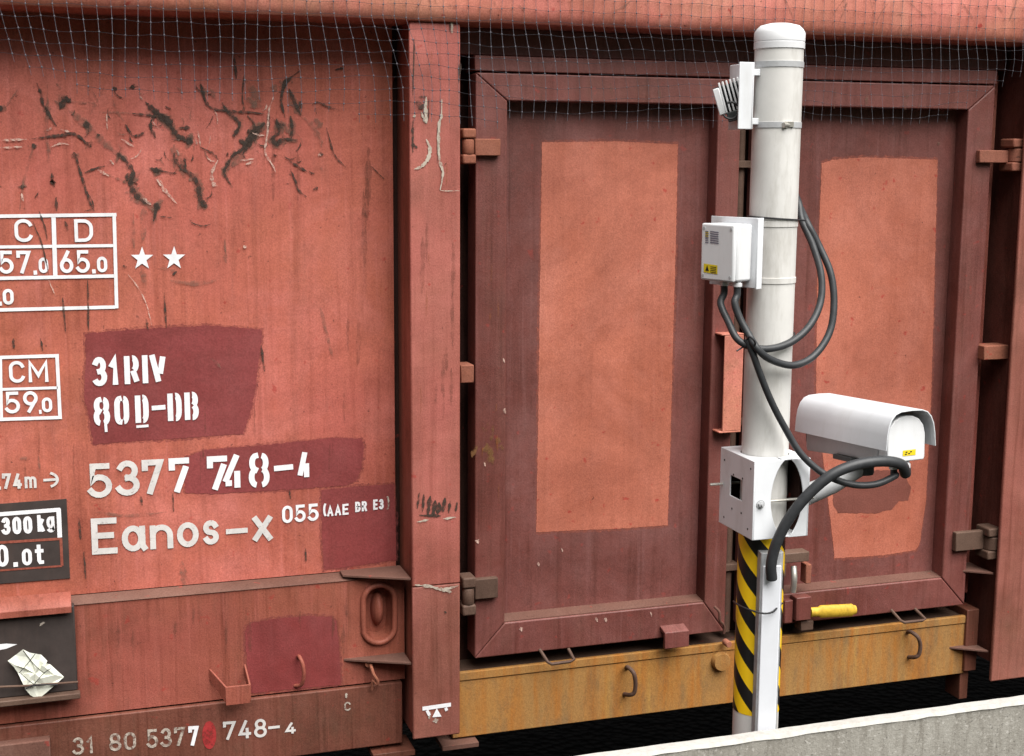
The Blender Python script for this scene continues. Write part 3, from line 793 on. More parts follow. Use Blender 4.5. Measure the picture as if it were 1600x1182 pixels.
for ch, x0, x1, y0, y1, h in (('E',144,185,867,864.5,56.5),('a',191,231,862.5,860.5,54),('n',235,271,859.5,857.5,52),('o',277,311,856,854,52),('s',317,343,852,850,51),('x',395,426,846.5,844.5,53)):
    glyph(mb, ch, x0, x1, y0, y1, h, Y, .165)
line(mb, 353, 831, 387, 828.5, 8, Y)
mb.build('lettering', M['letter_old'], panel, smooth=False)
mb = MB()
for ch, x0, x1, y0, y1, h in (('7',265,298,774.5,772.5,58),('7',324.5,357,770.5,768.5,57),('4',348,381,768,766,57),('8',389,421.5,762.5,761,54),):
    glyph(mb, ch, x0, x1, y0, y1, h, Y-.0003*(ch == '4'), .16, 's')
glyph(mb, '4b', 464, 487, 751, 749, 44, Y, .185, 's'); line(mb, 428, 732.5, 458, 729.5, 8.5, Y)
mb.build('lettering', M['letter'], panel, smooth=False)
mb = MB()
word(mb, '055', 441, 818, 498, 813.5, 27, Y, .17); mb.build('lettering', M['letter'], panel, smooth=False); mb = MB(); word(mb, '(', 505, 807, 512, 806.6, 20, Y, .16)
word(mb, 'AAE', 511, 807.5, 545, 804, 17, Y, .19); word(mb, 'BR', 555, 800.5, 573.5, 799, 16, Y, .2); word(mb, 'E3', 583, 797, 599.5, 795.6, 16, Y, .2)
mb.build('lettering', M['letter'], panel, smooth=False)
mb = MB(); word(mb, ')', 602, 797, 608.5, 796, 21, Y, .12); mb.build('lettering', M['letter_worn'], panel, smooth=False)
mb = MB()
word(mb, '74', 4, 764.5, 35, 764, 24.5, Y, .18); glyph(mb, 'm', 39, 57.5, 763.5, 763, 25, Y, .16); glyph(mb, '>', 68, 92.5, 763.5, 762, 26, Y, .15); line(mb, -3, 763, 1.5, 762.8, 5, Y)
mb.build('lettering', M['letter_old'], panel, smooth=False)
# dark board painted on the panel with the brake weights
bp = bpy.data.objects.new('weight_board', None); COL.objects.link(bp); bp.parent = wag
c = at(40, 850, PY); bp.location = c - wag.location
Yb = PY-.004
pts = [at(-160, 800, Yb), at(104, 780, Yb), at(109.5, 904, Yb), at(-160, 925, Yb)]
mb = MB(); mb.prism(pts, (0, .0035, 0)); mb.build('board', M['holder'], bp)
mb = MB(); line(mb, -160, 858, 95, 842, 4, Yb); line(mb, 95, 841, 97, 884, 4, Yb, .0015); line(mb, -160, 903, 97, 884.5, 3, Yb); mb.build('border', M['red_low'], bp, smooth=False)
mb = MB(); line(mb, -160, 816, 94, 796.5, 6, Yb); line(mb, 91.5, 795, 93.5, 840, 6.5, Yb, .0015)
word(mb, '300', 3, 836, 51, 833.5, 27, Yb, .2); glyph(mb, 'k', 59, 70, 831.5, 831, 27, Yb, .19); glyph(mb, 'g', 73, 86, 826.5, 825.5, 25, Yb, .18)
word(mb, '0', -5, 886, 14, 885, 34, Yb, .18); line(mb, 21, 882.5, 28, 882, 7, Yb); word(mb, '0', 35, 884, 50.5, 883, 26, Yb, .2); glyph(mb, 't', 55, 70, 882, 881, 31, Yb, .18)
mb.build('lettering', M['letter'], bp, smooth=False)

# numbers along the sole bar
Ys = .097
mb = MB()
word(mb, '31', 114, 1180, 147, 1177, 27, Ys, .15); word(mb, '80', 171, 1174, 213, 1171, 27.5, Ys, .15)
word(mb, '537', 230, 1169.5, 290, 1165, 29.5, Ys, .15)
mb.build('lettering', M['letter_worn'], sole, smooth=False)
mb = MB(); glyph(mb, '7', 295, 311, 1166, 1165, 31, Ys-.0004, .17)
mb.build('lettering', M['letter'], sole, smooth=False)
mb = MB(); word(mb, '748', 349, 1157, 417, 1151.5, 29, Ys, .15); line(mb, 419, 1137.5, 437, 1135.5, 4.5, Ys); glyph(mb, '4', 446, 462.5, 1147.5, 1146, 18, Ys, .2)
mb.build('lettering', M['letter_old'], sole, smooth=False)
mb = MB(); glyph(mb, 'C', 538, 548, 1111, 1110.5, 14, Ys, .16); scratch(mb, [(541,1083),(541,1091)], 4, Ys); mb.build('lettering', M['letter_worn'], sole, smooth=False)
mb = MB(); mb.sheet([at(327+11*math.cos(R_(a)), 1149-22*math.sin(R_(a)), Ys-.001) for a in range(0, 360, 15)]); mb.build('red_dot', M['red_dot'], sole, smooth=False)

# jacking mark on the post
mb = MB(); line(mb, 660, 1107.5, 704.5, 1101, 7, -.0005)
line(mb, 667, 1110, 671, 1118, 5, -.0005, .002); line(mb, 696, 1106, 698, 1110.5, 5, -.0005, .002)
mb.sheet([at(675.5,1121,-.002), at(690,1120,-.002), at(682.5,1107,-.002)])
mb.build('jacking_mark', M['letter'], posts[0], smooth=False)
mb = MB()
scratch(mb, [(672,1112),(670,1124)], 3, 0); scratch(mb, [(680,1122),(681,1130)], 8, 0)
mb.build('paint_drips', M['letter_worn'], posts[0], smooth=False)

# ---------------------------------------------------------------- scrapes
A = lambda *p: zs(p, 0, 130, 5.912)
B = lambda *p: zs(p, 240, 90, 4.727)
C_ = lambda *p: zs(p, 0, 300, 3.94)
dark, soft, pale = MB(), MB(), MB()
S = [(A((340,0),(380,100),(395,200),(440,260),(480,340),(525,400)),3.6),(A((620,115),(590,170),(550,240)),9),(A((600,130),(655,175)),6),
 (A((270,520),(420,500),(560,485),(660,468),(740,500),(800,560),(845,592)),3.6),(A((800,545),(845,590)),6),(A((690,640),(710,720),(750,850),(790,980),(830,1100),(870,1182)),3.2),(A((680,640),(700,690)),6),
 (A((780,830),(870,795),(970,765)),2.6),(A((1090,650),(1180,740),(1230,840),(1205,930),(1240,1010),(1300,1080),(1400,1120)),8),(A((1180,830),(1215,930)),11),
 (A((1220,280),(1380,300),(1500,320)),2.6),(A((1160,380),(1220,490)),3),(A((1220,490),(1290,480),(1340,450)),3.2),
 (A((1340,175),(1420,250),(1480,300),(1545,380)),9),(A((1410,300),(1390,400),(1420,470),(1440,510)),4.5),(A((770,400),(830,375)),8),(A((1380,785),(1450,810),(1510,810)),5),(A((1430,790),(1465,840)),6),
 (A((480,830),(490,915),(500,920)),4),(A((200,940),(215,975)),5),(A((300,560),(325,600)),6),(A((1430,1110),(1450,1160)),8),(A((420,220),(440,300)),5),
 (A((1075,655),(1110,665)),8),(A((900,470),(915,490)),4),(A((1210,20),(1240,50)),7),(A((1040,40),(1080,60)),4),(A((0,210),(10,260)),7),
 (B((0,400),(90,450),(130,510),(180,580),(260,610),(290,630)),7),(B((80,440),(140,500)),13),(B((215,590),(285,630)),10),(B((190,520),(270,520)),5),
 (B((345,185),(370,290),(420,370),(540,395),(680,405),(820,415)),3.4),(B((345,195),(380,300)),5),(B((505,330),(540,390),(600,450),(635,490),(610,560)),5),
 (B((595,0),(612,160)),4.5),(B((670,130),(655,290),(672,400)),2.6),
 (B((690,430),(735,480),(742,530),(700,600),(650,680),(590,720),(540,800),(520,850),(550,910),(580,950)),5),
 (B((820,480),(770,540),(720,620),(660,710)),9),(B((690,540),(740,560),(660,650)),9),(B((640,500),(605,560),(580,580)),5),(B((630,610),(690,640)),7),
 (B((1080,100),(990,170),(950,260),(945,340),(970,440)),4),(B((975,160),(955,240)),7),(B((1010,430),(1022,520),(1015,600)),5),(B((850,400),(845,560)),3),
 (B((905,450),(925,540),(880,600),(910,640),(960,605),(1065,612)),7),(B((900,480),(950,530)),9),(B((1000,230),(1040,330),(1090,430)),6),(B((1080,320),(1085,375)),5),
 (B((1170,350),(1210,330),(1290,365),(1370,390)),2.2),(B((1340,90),(1400,80)),3),(B((1000,765),(1060,800),(1135,845)),3),(B((1010,830),(1050,920),(1070,980),(1130,1030)),2.8),
 (B((1180,975),(1215,960)),3.4),(B((150,700),(160,760),(220,820),(290,880),(330,950),(340,1050),(385,1105)),7.5),(B((345,1060),(390,1105)),9),(B((225,740),(240,810)),3),
 (B((0,820),(40,850)),7),(B((0,830),(90,845),(180,860)),1.8),(B((10,1080),(40,1120)),9),(B((340,660),(440,710),(480,760)),2),(B((1225,700),(1250,725)),4),
 (C_((540,540),(545,860)),2.4),(C_((385,650),(405,870)),2.6),(C_((200,180),(260,330),(300,510)),1.8),(C_((80,900),(85,965)),3.4),(C_((250,900),(262,980)),2),
 (C_((1010,620),(1025,840)),2.4),(C_((1225,0),(1255,85)),5),(C_((970,70),(945,180)),4),(C_((980,150),(1060,160)),1.6),(C_((1170,185),(1240,210),(1300,198)),1.7),(C_((760,450),(775,470)),3),
 (C_((900,780),(910,850)),3),(C_((515,120),(575,100),(560,40),(530,0)),1.6),(C_((400,180),(420,240)),2.4),(C_((345,30),(350,120)),3),(C_((1060,510),(1090,490)),3),
 ([(123,810),(126,843)],3.2),([(131,862),(134,905)],2),([(408,540),(413,580)],3),([(220,775),(222,790)],2.6),([(270,770),(271,800)],2),([(477,857),(478,878)],2.4),([(452,766),(454,780)],2),
 ([(61,330),(70,355),(74,375)],2.2),([(580,260),(600,280)],1.6),([(510,200),(522,240),(540,262)],2.2)]
for pts, ww in S: scratch(dark, pts, ww*(.9 if ww > 4 else 1.15), PY-.002)
for pts, ww in [(A((640,250),(720,320),(800,400),(900,500),(1000,580),(1090,670)),11),(A((440,0),(440,200),(430,400),(430,500),(450,620),(450,720),(480,830)),4.5),
 (A((660,170),(780,185),(880,185)),3),(A((960,40),(930,120),(880,200),(830,300)),3.4),(A((310,580),(280,690),(240,820),(210,960),(180,1180)),3.6),(A((920,270),(1080,275),(1220,280)),2.4),
 (A((1040,150),(1080,260),(1160,380)),3),(A((970,765),(1050,740),(1130,730)),1.6),(A((960,830),(1080,880),(1170,910)),3),(A((180,40),(90,170),(50,230)),2),(A((1400,250),(1500,340)),7),(A((520,0),(560,60)),3),
 (A((1240,980),(1420,1180)),8),(B((820,480),(760,520),(700,660),(640,740),(550,830)),12),(B((1090,430),(1170,500),(1220,590),(1240,660)),8),(B((1190,450),(1240,520)),9),(B((680,160),(760,300),(740,380)),14),(B((880,200),(900,250)),10),
 (B((690,300),(760,360)),12),(B((420,230),(450,300)),6),(B((150,640),(170,720),(270,760)),10),(B((940,470),(1000,560)),8),
 (C_((890,90),(880,300)),9),(C_((870,470),(900,580)),7),(C_((1050,545),(1200,565),(1330,545)),6),(C_((820,130),(825,350)),4),(C_((940,200),(960,120)),8),(C_((985,470),(1090,490)),5),(C_((1385,290),(1390,440)),5),
 ([(284,877),(289,917)],9),([(150,800),(200,806),(260,800)],5),([(30,716),(44,716)],5),([(60,712),(62,740)],3),([(500,480),(520,560)],5),([(330,560),(345,575)],4)]:
    scratch(soft, pts, ww, PY-.0015)
for pts, ww in [(A((0,530),(120,526),(250,520)),3),(A((0,600),(120,592),(210,590)),2.4),(A((1120,520),(1240,590)),3),(A((900,800),(1010,860)),3),(A((200,1020),(215,1090)),4),(A((560,430),(640,450)),2.6),(A((470,590),(560,560),(640,570)),2.4),
 (B((885,290),(850,400),(840,560),(825,700),(880,800),(900,850)),3),(B((475,760),(430,850),(440,930),(475,950)),4.4),(B((20,900),(90,990),(170,1080)),4),(B((640,760),(740,750)),3),(B((680,790),(740,770)),3),(B((1215,715),(1240,725)),5),
 (C_((790,510),(850,590),(900,690),(935,820)),1.6),(C_((300,540),(340,640)),1.4),(C_((880,40),(930,80)),4),(C_((1500,330),(1515,345)),4),([(285,1000),(286,1004)],2)]:
    scratch(pale, pts, ww, PY-.0025)
for pts, ww in S:
    if ww >= 5: scratch(soft, [(x+random.uniform(-2, 2), y+random.uniform(-1, 2)) for x, y in pts], ww*2, PY-.0008)
for k in range(70):
    x = random.gauss(300, 120); y = random.gauss(200, 45)
    if not (20 < x < 560 and 90 < y < 330): continue
    an = random.gauss(1.1, .6); ln = random.uniform(6, 26); bend = random.uniform(-.7, .7); P = [(x, y)]
    for j in range(3):
        an += bend; x += math.cos(an)*ln/3; y += math.sin(an)*ln/3; P.append((x, y))
    scratch(random.choice((dark, dark, soft, pale)), P, random.uniform(1, 2.2), PY-.002)
dark.build('scrape_marks', M['scrape'], panel, smooth=False)
soft.build('scrape_marks', M['scrape_soft'], panel, smooth=False)
pale.build('scrape_marks', M['scrape_pale'], panel, smooth=False)
# grime runs and rust drips down the steel
M['drip'] = paint_mark('grime run', (.17,.065,.045), .95, 24, .40, 1.05)
M['rust_drip'] = paint_mark('rust run', (.30,.10,.035), .95, 24, .40, 1.0)
def drips(n, box, Y, par, mat, ln, wd):
    m = MB()
    for k in range(n):
        x, y = random.uniform(box[0], box[1]), random.uniform(box[2], box[3]); L = random.uniform(*ln)
        scratch(m, [(x, y), (x+random.uniform(-1, 1), y+L*.5), (x+random.uniform(-1.5, 1.5), y+L)], random.uniform(*wd), Y, lift=.0022)
    m.build('runs', mat, par, smooth=False)
drips(12, (5, 590, 430, 800), PY, panel, M['drip'], (25, 60), (1.5, 3))
drips(8, (420, 590, 190, 560), PY, panel, M['drip'], (40, 120), (4, 9))
drips(12, (150, 560, 930, 985), LY-.001, low, M['drip'], (25, 60), (2, 6))
drips(9, (655, 710, 330, 700), 0, posts[0], M['drip'], (30, 90), (3, 8))
drips(7, (655, 710, 60, 700), 0, posts[0], M['rust_drip'], (15, 50), (1.5, 3))
drips(8, (750, 780, 280, 860), DY, d1, M['rust_drip'], (12, 40), (1.5, 3))
# top rail scratches
T1 = lambda *p: zs(p, 1200, 0, 4); T2 = lambda *p: zs(p, 600, 0, 4)
mb = MB()
for pts, ww in [(T1((90,-40),(120,30),(170,135)),2.2),(T1((515,-40),(500,0),(465,90),(430,165)),2.4),(T1((490,-30),(450,30),(400,100)),1.6),(T1((780,-40),(750,20),(700,90),(665,185)),2.4),(T1((620,-40),(650,40),(680,150)),1.8),
 (T1((930,-30),(985,30),(1060,90),(1170,160)),2),(T1((850,-10),(930,60),(1000,120)),1.8),(T1((1180,-50),(1220,30),(1275,110),(1325,225)),2.2),(T1((1385,-40),(1365,80)),1.8),(T1((1570,-40),(1540,40),(1500,150)),4),(T1((1430,40),(1470,80)),5),(T1((780,85),(850,95)),3),
 (T2((240,-30),(225,20),(195,70)),2),(T2((310,-20),(330,30),(360,60)),2),(T2((380,20),(450,45),(520,72)),3),(T2((660,-30),(690,20),(725,70)),2.6),(T2((270,-20),(300,40)),2),(T2((1570,-20),(1500,40),(1440,70)),3),(T2((830,20),(880,70)),3),([(488,0),(482,14)],2),([(1140,20),(1146,8),(1141,0)],2)]:
    scratch(mb, pts, ww, -.0285)
mb.build('scrape_marks', M['scrape_soft'], rail, smooth=False)
# post gouges
P6 = lambda *p: zs(p, 620, 130, 5.912)
mb = MB(); mk = MB()
for pts, ww in [(P6((415,150),(410,300),(390,380),(385,560),(395,720),(425,830),(400,990)),4.2),(P6((272,130),(265,260),(275,375)),5),(P6((225,270),(255,340),(270,370)),4),(P6((270,520),(305,600),(290,690),(230,770),(160,795)),5.5),
 (P6((165,290),(160,320)),4),([(648,914),(670,916),(692,921),(716,915)],5),([(690,922),(705,925)],5),([(651,816),(670,812)],3),([(692,811),(712,808)],3),([(706,33),(706,52)],4),(P6((400,995),(580,995)),1.5)]:
    scratch(mb, pts, ww, -.001)
for pts, ww in [(P6((285,560),(310,620),(290,690)),3),(P6((255,170),(262,320)),2.5),(P6((295,130),(290,340)),2),(P6((180,170),(240,240)),8),(P6((200,130),(280,125)),3),([(703,33),(703,52)],2),(P6((150,340),(145,480),(150,640)),4),(P6((140,560),(190,600)),4),(P6((375,400),(372,740)),1.4),(P6((440,760),(455,740)),2),
 ([(652,795),(655,770)],4),([(660,800),(662,772)],5),([(668,805),(672,775)],7),([(676,806),(680,782)],9),([(684,804),(686,785)],8),([(692,800),(695,778)],6),([(701,802),(703,783)],4),([(712,800),(714,785)],4),([(655,805),(690,806)],4),([(694,955),(697,958)],3),
 ([(645,150),(647,60)],2.5),([(717,130),(719,90)],4)]:
    scratch(mk, pts, ww, -.0005)
mb.build('gouges', M['bare'], posts[0], smooth=False); mk.build('scrape_marks', M['scrape'], posts[0], smooth=False)

# ================================================================ CARGO NET over the wagon's top edge
edge = [(-200,88),(0,92),(90,118),(130,150),(250,158),(330,150),(500,172),(600,186),(720,190),(900,190),(1110,192),(1300,190),(1480,182),(1540,150),(1600,110),(1750,100)]
def edge_z(x):
    for (xa, ya), (xb, yb) in zip(edge, edge[1:]):
        pa, pb = at(xa, ya, -.05), at(xb, yb, -.05)
        if pa.x <= x <= pb.x:
            t = (x-pa.x)/(pb.x-pa.x); return pa.z+(pb.z-pa.z)*t
    return .2
NS, ROWS = .0365, 20
def net_pt(u, v):
    x0 = -.75+u*NS; s = v*NS
    z = .585-s
    hang = max(0, .40-z)
    # lean of the cords changes along the net
    lean = .28*math.exp(-((x0-.92)/.16)**2) + .22*math.exp(-((x0-1.75)/.42)**2) + .25*math.exp(-((x0+.12)/.14)**2)
    x = x0 + lean*min(hang, .2) + .004*math.sin(u*.7+v*.5)
    z += -.012*math.sin(u*.21+1.3)*min(1, hang*6) + .003*math.sin(u*1.3+v*2.1) - .012*hang*math.sin(u*.35)
    y = -.0345 - .012*min(1, hang*12) + .012*math.sin(u*.33+v*.4)*min(1, hang*7)
    return Vector((x, y, z))
mb = MB(); NU = 116
keep = lambda u, v: net_pt(u, v).z > edge_z(net_pt(u, v).x)-.004
def cord(p, q, r=.00085):
    t = (q-p).normalized(); a = Vector((0,1,0)).cross(t)
    if a.length < 1e-3: a = Vector((1,0,0))
    a.normalize(); b = t.cross(a); vs = []
    for c0 in (p, q):
        for k in range(3):
            an = 2*math.pi*k/3; vs.append(c0+(a*math.cos(an)+b*math.sin(an))*r)
    mb.add(vs, [(0,1,4,3),(1,2,5,4),(2,0,3,5)])
for u in range(NU):
    for v in range(ROWS):
        if not keep(u, v): continue
        p = net_pt(u, v)
        if u+1 < NU and keep(u+1, v): cord(p, net_pt(u+1, v), .0006)
        fx = .62 if p.x > 1.6 and p.z < .4 else 1
        if v+1 < ROWS: cord(p, net_pt(u, v+1) if keep(u, v+1) else p.lerp(net_pt(u, v+1), .6), .0007*fx)
        d = .0028*(.75 if fx < 1 else 1)
        mb.add([p+Vector(k)*d for k in ((1,0,0),(-1,0,0),(0,1,0),(0,-1,0),(0,0,1.6),(0,0,-1.6))],
               [(0,2,4),(2,1,4),(1,3,4),(3,0,4),(2,0,5),(1,2,5),(3,1,5),(0,3,5)])
tag(mb.build('cargo_net', M['net'], smooth=False), 'fine square mesh net draped over the top edge of the red wagon', 'net')

# ================================================================ PAPER in the label holder
pp = [(12,1033),(24,1024),(36,1015),(46,1020),(57,1022),(64,1023),(74,1033),(72,1037),(78,1038),(100,1058),(80,1076),(60,1093),(48,1087),(40,1078),(34,1065),(28,1052),(22,1043)]
mb = MB(); n_ = len(pp); vs = [at(55, 1053, .052)]; fs = []
for q in (.35, .7, 1.0):
    for i, (x, y) in enumerate(pp): vs.append(at(55+(x-55)*q+random.uniform(-2, 2)*(q < 1), 1053+(y-1053)*q+random.uniform(-2, 2)*(q < 1), .056+random.uniform(-.006, .006)))
fs = [(0, 1+i, 1+(i+1) % n_) for i in range(n_)]
for r_ in range(2):
    for i in range(n_):
        a0, a1 = 1+r_*n_+i, 1+r_*n_+(i+1) % n_; fs += [(a0, a0+n_, a1), (a1, a0+n_, a1+n_)]
mb.add(vs, fs)
pn = thing('paper_note', at(55, 1093, .058), 'crumpled white paper slip tucked behind wires of the black label holder', 'paper')
mb.build('sheet', M['paper'], pn, smooth=False)
for pts in ([(30,1052),(45,1035),(55,1022)], [(53,1070),(65,1056),(74,1048),(80,1045)], [(36,1017),(50,1035),(62,1047),(70,1052)], [(32,1052),(44,1063),(54,1070)]):
    mb = MB(); mb.tube(spline([at(x, y, .044) for x, y in pts], 4), .0011, 6); mb.build('wire', M['rubber'], pn)
mb = MB(); mb.tube(spline([at(40,1077,.042), at(54,1071,.041), at(90,1070,.043)], 4), .0022, 6)
mb.build('wire', M['rubber'], pn)

# ================================================================ CONCRETE WALL
WZ, WY0, WY1 = -1.388, -1.275, -1.235
wl = thing('concrete_wall', (2.5, -1.25, -3.05), 'grey weathered concrete wall running below the pole in front of the wagon', 'wall')
mb = MB(); nx = 260; vs = []; fs = []
secs = [(WY1, -3.05), (WY1, WZ-.006), (WY1-.006, WZ), (WY0+.008, WZ+.001), (WY0+.001, WZ-.006), (WY0, -1.5), (WY0, -3.05)]
for i in range(nx+1):
    x = -2.5+10*i/nx
    for k, (y, z) in enumerate(secs):
        j = .0014 if k in (3, 4) else (.0008 if k in (1, 2) else 0)
        vs.append((x, y+random.uniform(-j, j), z+random.uniform(-j, j)))
m_ = len(secs)
for i in range(nx):
    for k in range(m_-1): fs.append((i*m_+k, (i+1)*m_+k, (i+1)*m_+k+1, i*m_+k+1))
mb.add(vs, fs); mb.build('wall_slab', M['concrete'], wl)
mb = MB(); vs = []; fs = []
for i in range(nx+1):
    x = -2.5+10*i/nx
    for k, (y, z) in enumerate([(WY1+.001, WZ-.004), (WY1-.005, WZ+.004), (WY0+.006, WZ+.0045), (WY0-.0015, WZ-.003+random.uniform(-.003, .001))]):
        vs.append((x, y+random.uniform(-.001, .001), z+random.uniform(-.0008, .0008)))
for i in range(nx):
    for k in range(3): fs.append((i*4+k, (i+1)*4+k, (i+1)*4+k+1, i*4+k+1))
mb.add(vs, fs); mb.build('lit_top_edge', M['concrete_top_lit'], wl)

# ================================================================ POLE
PX, PYc, PR = 1.626, -1.133, .057
pole = thing('steel_pole', (PX, PYc, -3.05), 'tall white steel pole with yellow and black hazard band', 'pole')
mb = MB(); mb.lathe([(PR, 0), (PR, 3.05+.262)], (PX, PYc, -3.05), n=64); mb.build('shaft', M['pole'], pole)
mb = MB(); zc = .255
mb.lathe([(PR+.0022, zc-.002), (PR+.0024, zc+.012), (PR+.001, zc+.0135), (PR+.0022, zc+.015), (PR+.0024, zc+.034), (PR-.003, zc+.043), (PR*.8, zc+.051), (PR*.45, zc+.056), (.002, zc+.0575)], (PX, PYc, 0), n=64)
mb.build('cap', M['white'], pole)
mb = MB(); mb.lathe([(PR+.0008, -1.372), (PR+.0008, -.903)], (PX, PYc, 0), n=64); mb.build('hazard_band', M['hazard'], pole)
for yp in (99, 195, 351, 440):
    z = at(1212, yp, PYc-PR).z
    mb = MB(); mb.lathe([(PR+.0006, z-.007), (PR+.0018, z-.0065), (PR+.0018, z+.0065), (PR+.0006, z+.007)], (PX, PYc, 0), n=64)
    cl = mb.build('band_clamp', M['galv'] if yp in (99, 195) else M['pole'], pole)
    if yp == 195:
        c = at(1233, 196, PYc-.057); mb = MB()
        mb.tube([c+Vector((-.017, -.004, 0)), c+Vector((.016, .008, 0))], .0065, 10)
        mb.box(c.x-.012, c.x+.010, c.y-.004, c.y+.012, c.z-.004, c.z+.008)
        mb.build('clamp_screw', M['steel'], cl)

# ================================================================ FLOODLIGHT near the top
jz_ = Vector((0, 0, 1))
fl = thing('floodlight', (1.48, -1.14, .07), 'small white finned lamp on a channel plate near the top of the pole', 'lamp')
mb = MB(); mb.box(1.4945, 1.5285, -1.192, -1.188, .066, .217); mb.box(1.5285, 1.5325, -1.192, -1.075, .066, .217)
mb.box(1.5325, 1.57, -1.15, -1.115, .19, .205); mb.box(1.5325, 1.57, -1.15, -1.115, .078, .093)
mb.build('mounting_channel', M['white_metal'], fl, bevel=.0015)
er = Vector((math.cos(R_(28)), -math.sin(R_(28)), 0)); ev = Vector((math.sin(R_(28)), math.cos(R_(28)), 0)); ta = R_(17)
ax = er*math.cos(ta) + jz_*math.sin(ta); az = jz_*math.cos(ta) - er*math.sin(ta); ay = ev
cL = at(1141, 153, -1.125)
mb = MB()
for k in range(6): mb.obox(cL + ax*(-.0165+k*.0088) + az*.004, ax, ay, az, .0021, .016, .036)
mb.build('heat_sink', M['white'], fl, bevel=.0008)
mb = MB(); mb.obox(cL-ax*.0265-az*.002, ax, ay, az, .0075, .018, .031); mb.build('side_plate', M['white'], fl, bevel=.002)
mb = MB(); mb.obox(cL+ax*.004+ay*.028, ax, ay, az, .037, .016, .033); mb.obox(cL-az*.043+ay*.004+ax*.006, ax, ay, az, .024, .022, .011); mb.build('lamp_body', M['lamp_dark'], fl, bevel=.002)
c = at(1142, 173, -1.165); mb = MB()
mb.tube([c+er*(math.cos(R_(a))*.019)+jz_*(math.sin(R_(a))*.019) for a in range(-150, 130, 14)][::-1], .0027, 8)
mb.build('lead', M['rubber'], fl)

# ================================================================ JUNCTION BOX
jb = thing('junction_box', (1.515, -1.115, -.29), 'white plastic junction box with yellow warning sticker clamped to the pole', 'junction box')
JA = R_(-21.7)                                   # the box is turned towards the camera
jv = Vector((math.sin(JA), math.cos(JA), 0)); ju = Vector((math.cos(JA), -math.sin(JA), 0)); jz = Vector((0, 0, 1))
J0 = at(1146, 397, -1.205)                       # middle of the lid's near edge
JW, JH, JD = .102, .1335, .066
def jp(u, v, z): return J0 + ju*u + jv*v + jz*z
def jbox(m, u0, u1, v0, v1, z0, z1): return m.obox(jp((u0+u1)/2, (v0+v1)/2, (z0+z1)/2), ju, jv, jz, (u1-u0)/2, (v1-v0)/2, (z1-z0)/2)
jbox(MB(), .0135, JD, 0, JW, -JH/2, JH/2).build('box_base', M['white'], jb, bevel=.006, seg=3)
lid = jbox(MB(), 0, .0125, -.0005, JW+.0005, -JH/2-.0005, JH/2+.0005).build('lid', M['white'], jb, bevel=.005, seg=3)
for v in (.009, JW-.009):
    for z in (-JH/2+.011, JH/2-.011):
        MB().lathe([(.0036, -.0008), (.0036, .001)], jp(0, v, z), ju, 12).build('screw', M['galv'], lid)
def jsheet(px, off):                             # photo positions on the lid
    out = []
    for x, y in px:
        d = ray(x, y); o = J0 - ju*off; t = (o - Vector((0, -DIST, 0))).dot(ju)/d.dot(ju)
        out.append(Vector((0, -DIST, 0)) + d*t)
    return out
MB().sheet(jsheet([(1099.5,412),(1121,415),(1121,429),(1099.5,425.5)], .0008)).build('warning_sticker', M['yellow'], lid, smooth=False)
mb = MB()
mb.sheet(jsheet([(1102,423),(1107.5,424),(1105,414.5)], .0014))
for k in range(4): mb.sheet(jsheet([(1110,416.5+k*2.8),(1119,417.8+k*2.8),(1119,418.9+k*2.8),(1110,417.6+k*2.8)], .0014))
mb.build('sticker_print', M['black_ink'], lid, smooth=False)
mb = MB()
for k in range(7): mb.sheet(jsheet([(1102,361+k*2.9),(1107,361.6+k*2.9),(1107,363+k*2.9),(1102,362.4+k*2.9)], .0011))
for k in range(6): mb.sheet(jsheet([(1109.5,361+k*3.4),(1123,363+k*3.4),(1122.5,364.6+k*3.4),(1109.5,362.8+k*3.4)], .0011))
mb.build('rating_label', M['label_ink'], lid, smooth=False)
MB().sheet(jsheet([(1102,361),(1107,361.6),(1107,372),(1102,371)], .0006)).build('label_strip', M['yellow'], lid, smooth=False)
mb = MB(); zt, zb = at(1180, 341, -1.19).z, at(1180, 451, -1.19).z
jbox(mb, JD+.0005, JD+.004, -.012, JW+.03, zb-J0.z, zt-J0.z); jbox(mb, JD+.0005, JD+.020, -.0155, -.0125, zb-J0.z-.002, zt-J0.z)
jbox(mb, JD+.004, JD+.035, .02, .05, zb-J0.z+.004, zb-J0.z+.012); jbox(mb, JD+.004, JD+.035, .02, .05, zt-J0.z-.02, zt-J0.z-.012)
mb.build('mounting_plate', M['white_metal'], jb, bevel=.001)
BZ0 = J0.z-JH/2
GA = jp(.030, .052, -JH/2); GB = jp(.033, .014, -JH/2)
for gp in (GA, GB):
    mb = MB(); zt = BZ0-.0005
    mb.lathe([(.011, zt-.012), (.0115, zt-.010), (.0115, zt-.004), (.009, zt-.003), (.009, zt)], (gp.x, gp.y, 0), n=6 if gp is GA else 16)
    mb.build('cable_gland', M['white'], jb)

